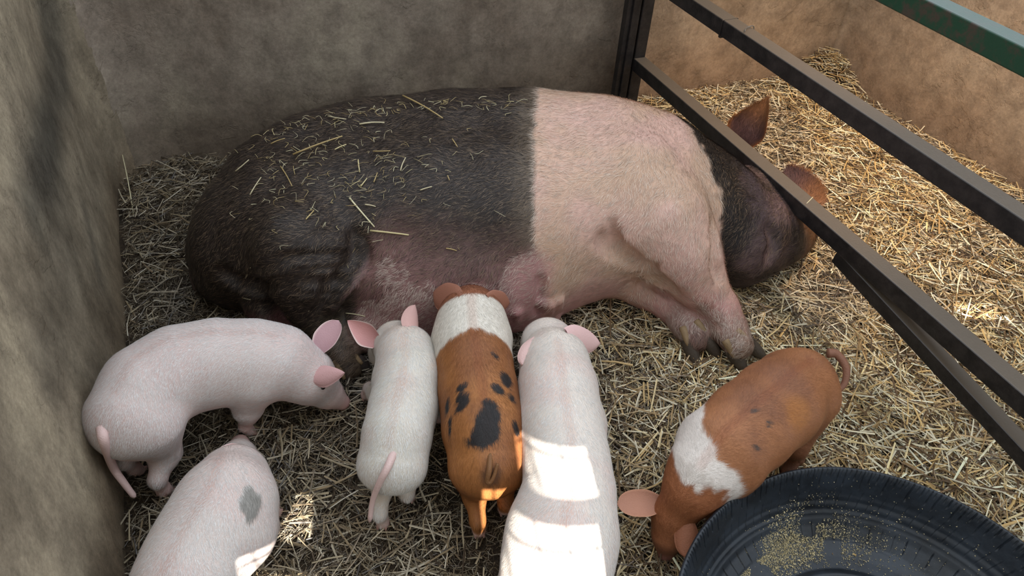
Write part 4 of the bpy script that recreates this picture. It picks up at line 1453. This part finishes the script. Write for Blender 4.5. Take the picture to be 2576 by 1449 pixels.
def tube_box(a_, b_, w, h=None, bev=0.004, upv=(0, 0, 1)):
    """square tube with rounded edges"""
    h = h or w
    a_ = np.array(a_, float); b_ = np.array(b_, float)
    d = (b_ - a_) / np.linalg.norm(b_ - a_); s = np.cross(d, upv); s /= np.linalg.norm(s); t = np.cross(s, d)
    prof = []
    for cx, cy, a0 in ((1, 1, 0), (-1, 1, 90), (-1, -1, 180), (1, -1, 270)):
        for k_ in range(4):
            an = math.radians(a0 + 30 * k_)
            prof.append((cx * (w / 2 - bev) + bev * math.cos(an), cy * (h / 2 - bev) + bev * math.sin(an)))
    n = len(prof); V = []
    for p in (a_, b_):
        for x, y in prof: V.append(p + s * x + t * y)
    V += [a_, b_]
    F = [(i, (i + 1) % n, (i + 1) % n + n, i + n) for i in range(n)]
    for i in range(0, n, 2):
        F.append((2 * n, (i + 2) % n, (i + 1) % n, i)); F.append((2 * n + 1, n + i, n + (i + 1) % n, n + (i + 2) % n))
    return np.array(V), np.array(F)


fence = empty('pen_fence', (float(P0[0]), float(P0[1]), 0.0))
prop(fence, 'dark steel tube fence running from the back wall post to the right across the pen', 'fence')
TW = 0.050


def addp(name, vf, mat, label=None):
    o = mesh_obj(name, vf[0], vf[1], mat, None, fence, smooth=False)
    if label: o['label'] = label
    return o


pc = P0 + np.array([0, 0, 0]) + ND * 0.0
pb = P0 - Ud * 0.0
addp('post', tube_box((pb[0] + dB[0] * 0.012, pb[1] + dB[1] * 0.012 - 0.03, -0.02), (pb[0] + dB[0] * 0.012, pb[1] + dB[1] * 0.012 - 0.03, 1.45), 0.046, 0.046, upv=(-dB[1], dB[0], 0)), M_rail)
q = P0[:2] - dB * 0.032 + [0, -0.035]
addp('post_plate', tube_box((q[0], q[1], -0.02), (q[0], q[1], 1.45), 0.030, 0.04, 0.002, upv=(-dB[1], dB[0], 0)), M_rail)
q = P0[:2] - dB * 0.058 + [0, -0.030]
addp('post_plate', tube_box((q[0], q[1], -0.02), (q[0], q[1], 1.45), 0.020, 0.03, 0.002, upv=(-dB[1], dB[0], 0)), M_rail)


def line3(p1, p2, back, fwd_):
    a_, b_ = onf(*p1), onf(*p2); z = (a_[2] + b_[2]) / 2
    a_[2] += 0; d = (b_ - a_) / np.linalg.norm(b_ - a_)
    return a_ - d * back, b_ + d * fwd_


a_, b_ = line3((1595, 150), (2576, 1000), 0.02, 0.55); addp('rail', tube_box(a_, b_, TW), M_rail)
a_, b_ = line3((1731, 0), (2576, 568), 0.29, 0.7)
ra0, ra1 = a_, b_
addp('rail', tube_box(a_, b_, TW), M_rail)
ja = onf(1832, 70); dd = (b_ - a_) / np.linalg.norm(b_ - a_)
addp('rail_sleeve', tube_box(ja - dd * 0.003, ja + dd * 0.003, TW + 0.006), M_rail)
a_, b_ = line3((2290, 0), (2576, 142), 1.15, 0.9); addp('rail', tube_box(a_, b_, TW), M_green, 'green painted rail worn to bare brown metal')
a_, b_ = line3((2168, 700), (2576, 1137), 0.09, 0.55); addp('brace', tube_box(a_, b_, 0.042), M_rail)
# little hook of wire on the middle rail
jw = onf(1872, 92) + np.array([0, 0, TW / 2 + 0.002])
wv = spline([jw + ND * 0.02 + dd * 0.02, jw, jw - ND * 0.027 + dd * -0.004, jw - ND * 0.030 - [0, 0, 0.02], jw - ND * 0.031 - [0, 0, 0.034] - dd * 0.006, jw - ND * 0.030 - [0, 0, 0.030] - dd * 0.018], 24)
addp('wire_tie', subdiv_tube(wv, np.full(24, 0.0014), 6), M_wire, 'thin pale bent wire')
sp = onf(2018, 520) + np.array([0, 0, TW / 2 + 0.003])
lone(sp - dd * 0.0 - ND * 0.026, sp + ND * 0.012 + dd * 0.02, 0.003, 'pale straw lying across the lower fence rail')

# ------------------------------------------------------------------ rubber trough cut from a tyre
prof = np.array([(0.02, .020), (0.20, .020), (0.212, .022), (0.216, .038), (0.224, .043), (0.232, .040), (0.240, .033), (0.27, .034), (0.30, .043), (0.328, .062),
                 (0.352, .090), (0.370, .120), (0.382, .148), (0.3885, .165), (0.393, .175), (0.398, .180), (0.4025, .177), (0.403, .168),
                 (0.396, .140), (0.380, .105), (0.355, .065), (0.32, .030), (0.28, .008), (0.20, .002), (0.02, .002)])
pr = []
for (r0, z0), (r1, z1) in zip(prof[:-1], prof[1:]):
    m = max(2, int(np.hypot(r1 - r0, z1 - z0) / 0.004))
    for t in np.arange(m) / m: pr.append((r0 + (r1 - r0) * t, z0 + (z1 - z0) * t, t))
pr.append((*prof[-1], 0)); pr = np.array(pr)
NA = 2160
an = np.linspace(0, 2 * math.pi, NA, endpoint=False)
Rr = pr[:, 0][:, None] * np.ones(NA); Zz = pr[:, 1][:, None] * np.ones(NA); AA = an[None] * np.ones((len(pr), 1))
inner = (np.arange(len(pr)) < np.argmax(pr[:, 0]) + 3)[:, None]
# moulded ribs, sipes and rings of the old tread
deg = np.degrees(AA)
jit = 0.12 * np.sin(deg * 0.7) + 0.10 * np.sin(deg * 0.23 + 1)
ph = (deg / 2.5 + jit + 3.0 * np.clip(Rr - 0.383, 0, 1) * 4) % 1
sipe = ((ph < 0.12) & (Rr > 0.382 + 0.005 * np.sin(deg * 0.9)) & (Rr < 0.397) & inner) * 0.0034
sipe = sipe + ((((ph + 0.5) % 1) < 0.12) & (Rr > 0.389) & (Rr < 0.3965) & inner) * 0.0024
ph2 = (deg / 4.4) % 1
sipe = sipe + ((ph2 < 0.06) & (Rr > 0.304) & (Rr < 0.333) & inner) * 0.0030
ph3 = (deg / 3.6 + Rr * 18) % 1
sipe = sipe + ((ph3 < 0.06) & (Rr > 0.352) & (Rr < 0.372) & inner) * 0.0016
for rr in (0.341, 0.351, 0.362):
    sipe = sipe + (np.abs(Rr - rr) < 0.0018) * inner * 0.0016
Zz = Zz - sipe * 0.8; Rr = Rr + sipe * 0.6
Rr = Rr * (1 + 0.008 * np.sin(AA * 2 + 0.6) + 0.003 * np.sin(AA * 5)); Zz = Zz + 0.004 * np.sin(AA * 3) * (Rr > 0.3)
TV = np.stack([TC[0] + Rr * np.cos(AA), TC[1] + Rr * np.sin(AA), Zz], -1).reshape(-1, 3)
i = np.arange(len(pr) - 1)[:, None]; j = np.arange(NA)[None]
TF = np.stack([i * NA + j, i * NA + (j + 1) % NA, (i + 1) * NA + (j + 1) % NA, (i + 1) * NA + j], -1).reshape(-1, 4)
TF = TF[:, ::-1]


def rubber():
    m, nt, b = new_mat('black_rubber'); L = nt.links.new
    tc = N(nt, 'ShaderNodeTexCoord')
    n1 = N(nt, 'ShaderNodeTexNoise', Scale=9, Detail=8, Roughness=0.7); L(tc.outputs['Object'], n1.inputs['Vector'])
    r = N(nt, 'ShaderNodeValToRGB')
    r.color_ramp.elements[0].position = 0.35; r.color_ramp.elements[0].color = (*lin((14, 18, 24)), 1)
    r.color_ramp.elements[1].position = 0.72; r.color_ramp.elements[1].color = (*lin((44, 52, 62)), 1)
    L(n1.outputs['Fac'], r.inputs['Fac']); L(r.outputs['Color'], b.inputs['Base Color'])
    r2 = N(nt, 'ShaderNodeMapRange'); L(n1.outputs['Fac'], r2.inputs['Value'])
    r2.inputs['To Min'].default_value = 0.28; r2.inputs['To Max'].default_value = 0.55
    L(r2.outputs['Result'], b.inputs['Roughness'])
    n2 = N(nt, 'ShaderNodeTexNoise', Scale=120, Detail=6); L(tc.outputs['Object'], n2.inputs['Vector'])
    bp = N(nt, 'ShaderNodeBump', Strength=0.4, Distance=0.001); L(n2.outputs['Fac'], bp.inputs['Height']); L(bp.outputs['Normal'], b.inputs['Normal'])
    return m


trough = mesh_obj('rubber_trough', TV - np.array([*TC, 0]), TF, rubber())
trough.location = (TC[0], TC[1], 0)
prop(trough, 'round black rubber feeding trough cut from a tyre, at the bottom right', 'feed trough')

# crushed feed in the trough
n = 15000
th = RNG.normal(2.15, 0.42, n); rr = 0.302 + RNG.normal(0, 0.028, n)
sel = RNG.random(n) < 0.12
th[sel] = RNG.uniform(0, 2 * math.pi, sel.sum()); rr[sel] = RNG.uniform(0.24, 0.388, sel.sum())
cl = fbm(np.stack([rr * np.cos(th), rr * np.sin(th), 0 * th], -1), 22, 3, 2)
k = (rr > 0.24) & (rr < 0.385) & ((cl > 0.42) | sel); th = th[k]; rr = rr[k]; n = len(th)
zz = np.interp(rr, pr[:pr[:, 0].argmax(), 0], pr[:pr[:, 0].argmax(), 1]) + RNG.uniform(0.0002, 0.0022, n)
c = np.stack([TC[0] + rr * np.cos(th), TC[1] + rr * np.sin(th), zz], -1)
sz = RNG.uniform(0.0006, 0.0019, n)
tet = np.array([(1, 1, 1), (-1, -1, 1), (-1, 1, -1), (1, -1, -1)]) * 0.6
V = c[:, None] + tet[None] * sz[:, None, None] * RNG.uniform(0.4, 1.5, (n, 1, 3))
F = (np.arange(n)[:, None, None] * 4 + np.array([(0, 1, 2), (0, 3, 1), (0, 2, 3), (1, 3, 2)])[None]).reshape(-1, 3)
prop(mesh_obj('feed_crumbs', V.reshape(-1, 3), F, M_straw, np.repeat(np.clip(lin((206, 190, 148)) * RNG.uniform(0.45, 1.2, (n, 1)), 0, 1), 4, axis=0), smooth=False),
     'pale crushed grain scattered in the black rubber trough', 'animal feed', kind='stuff')
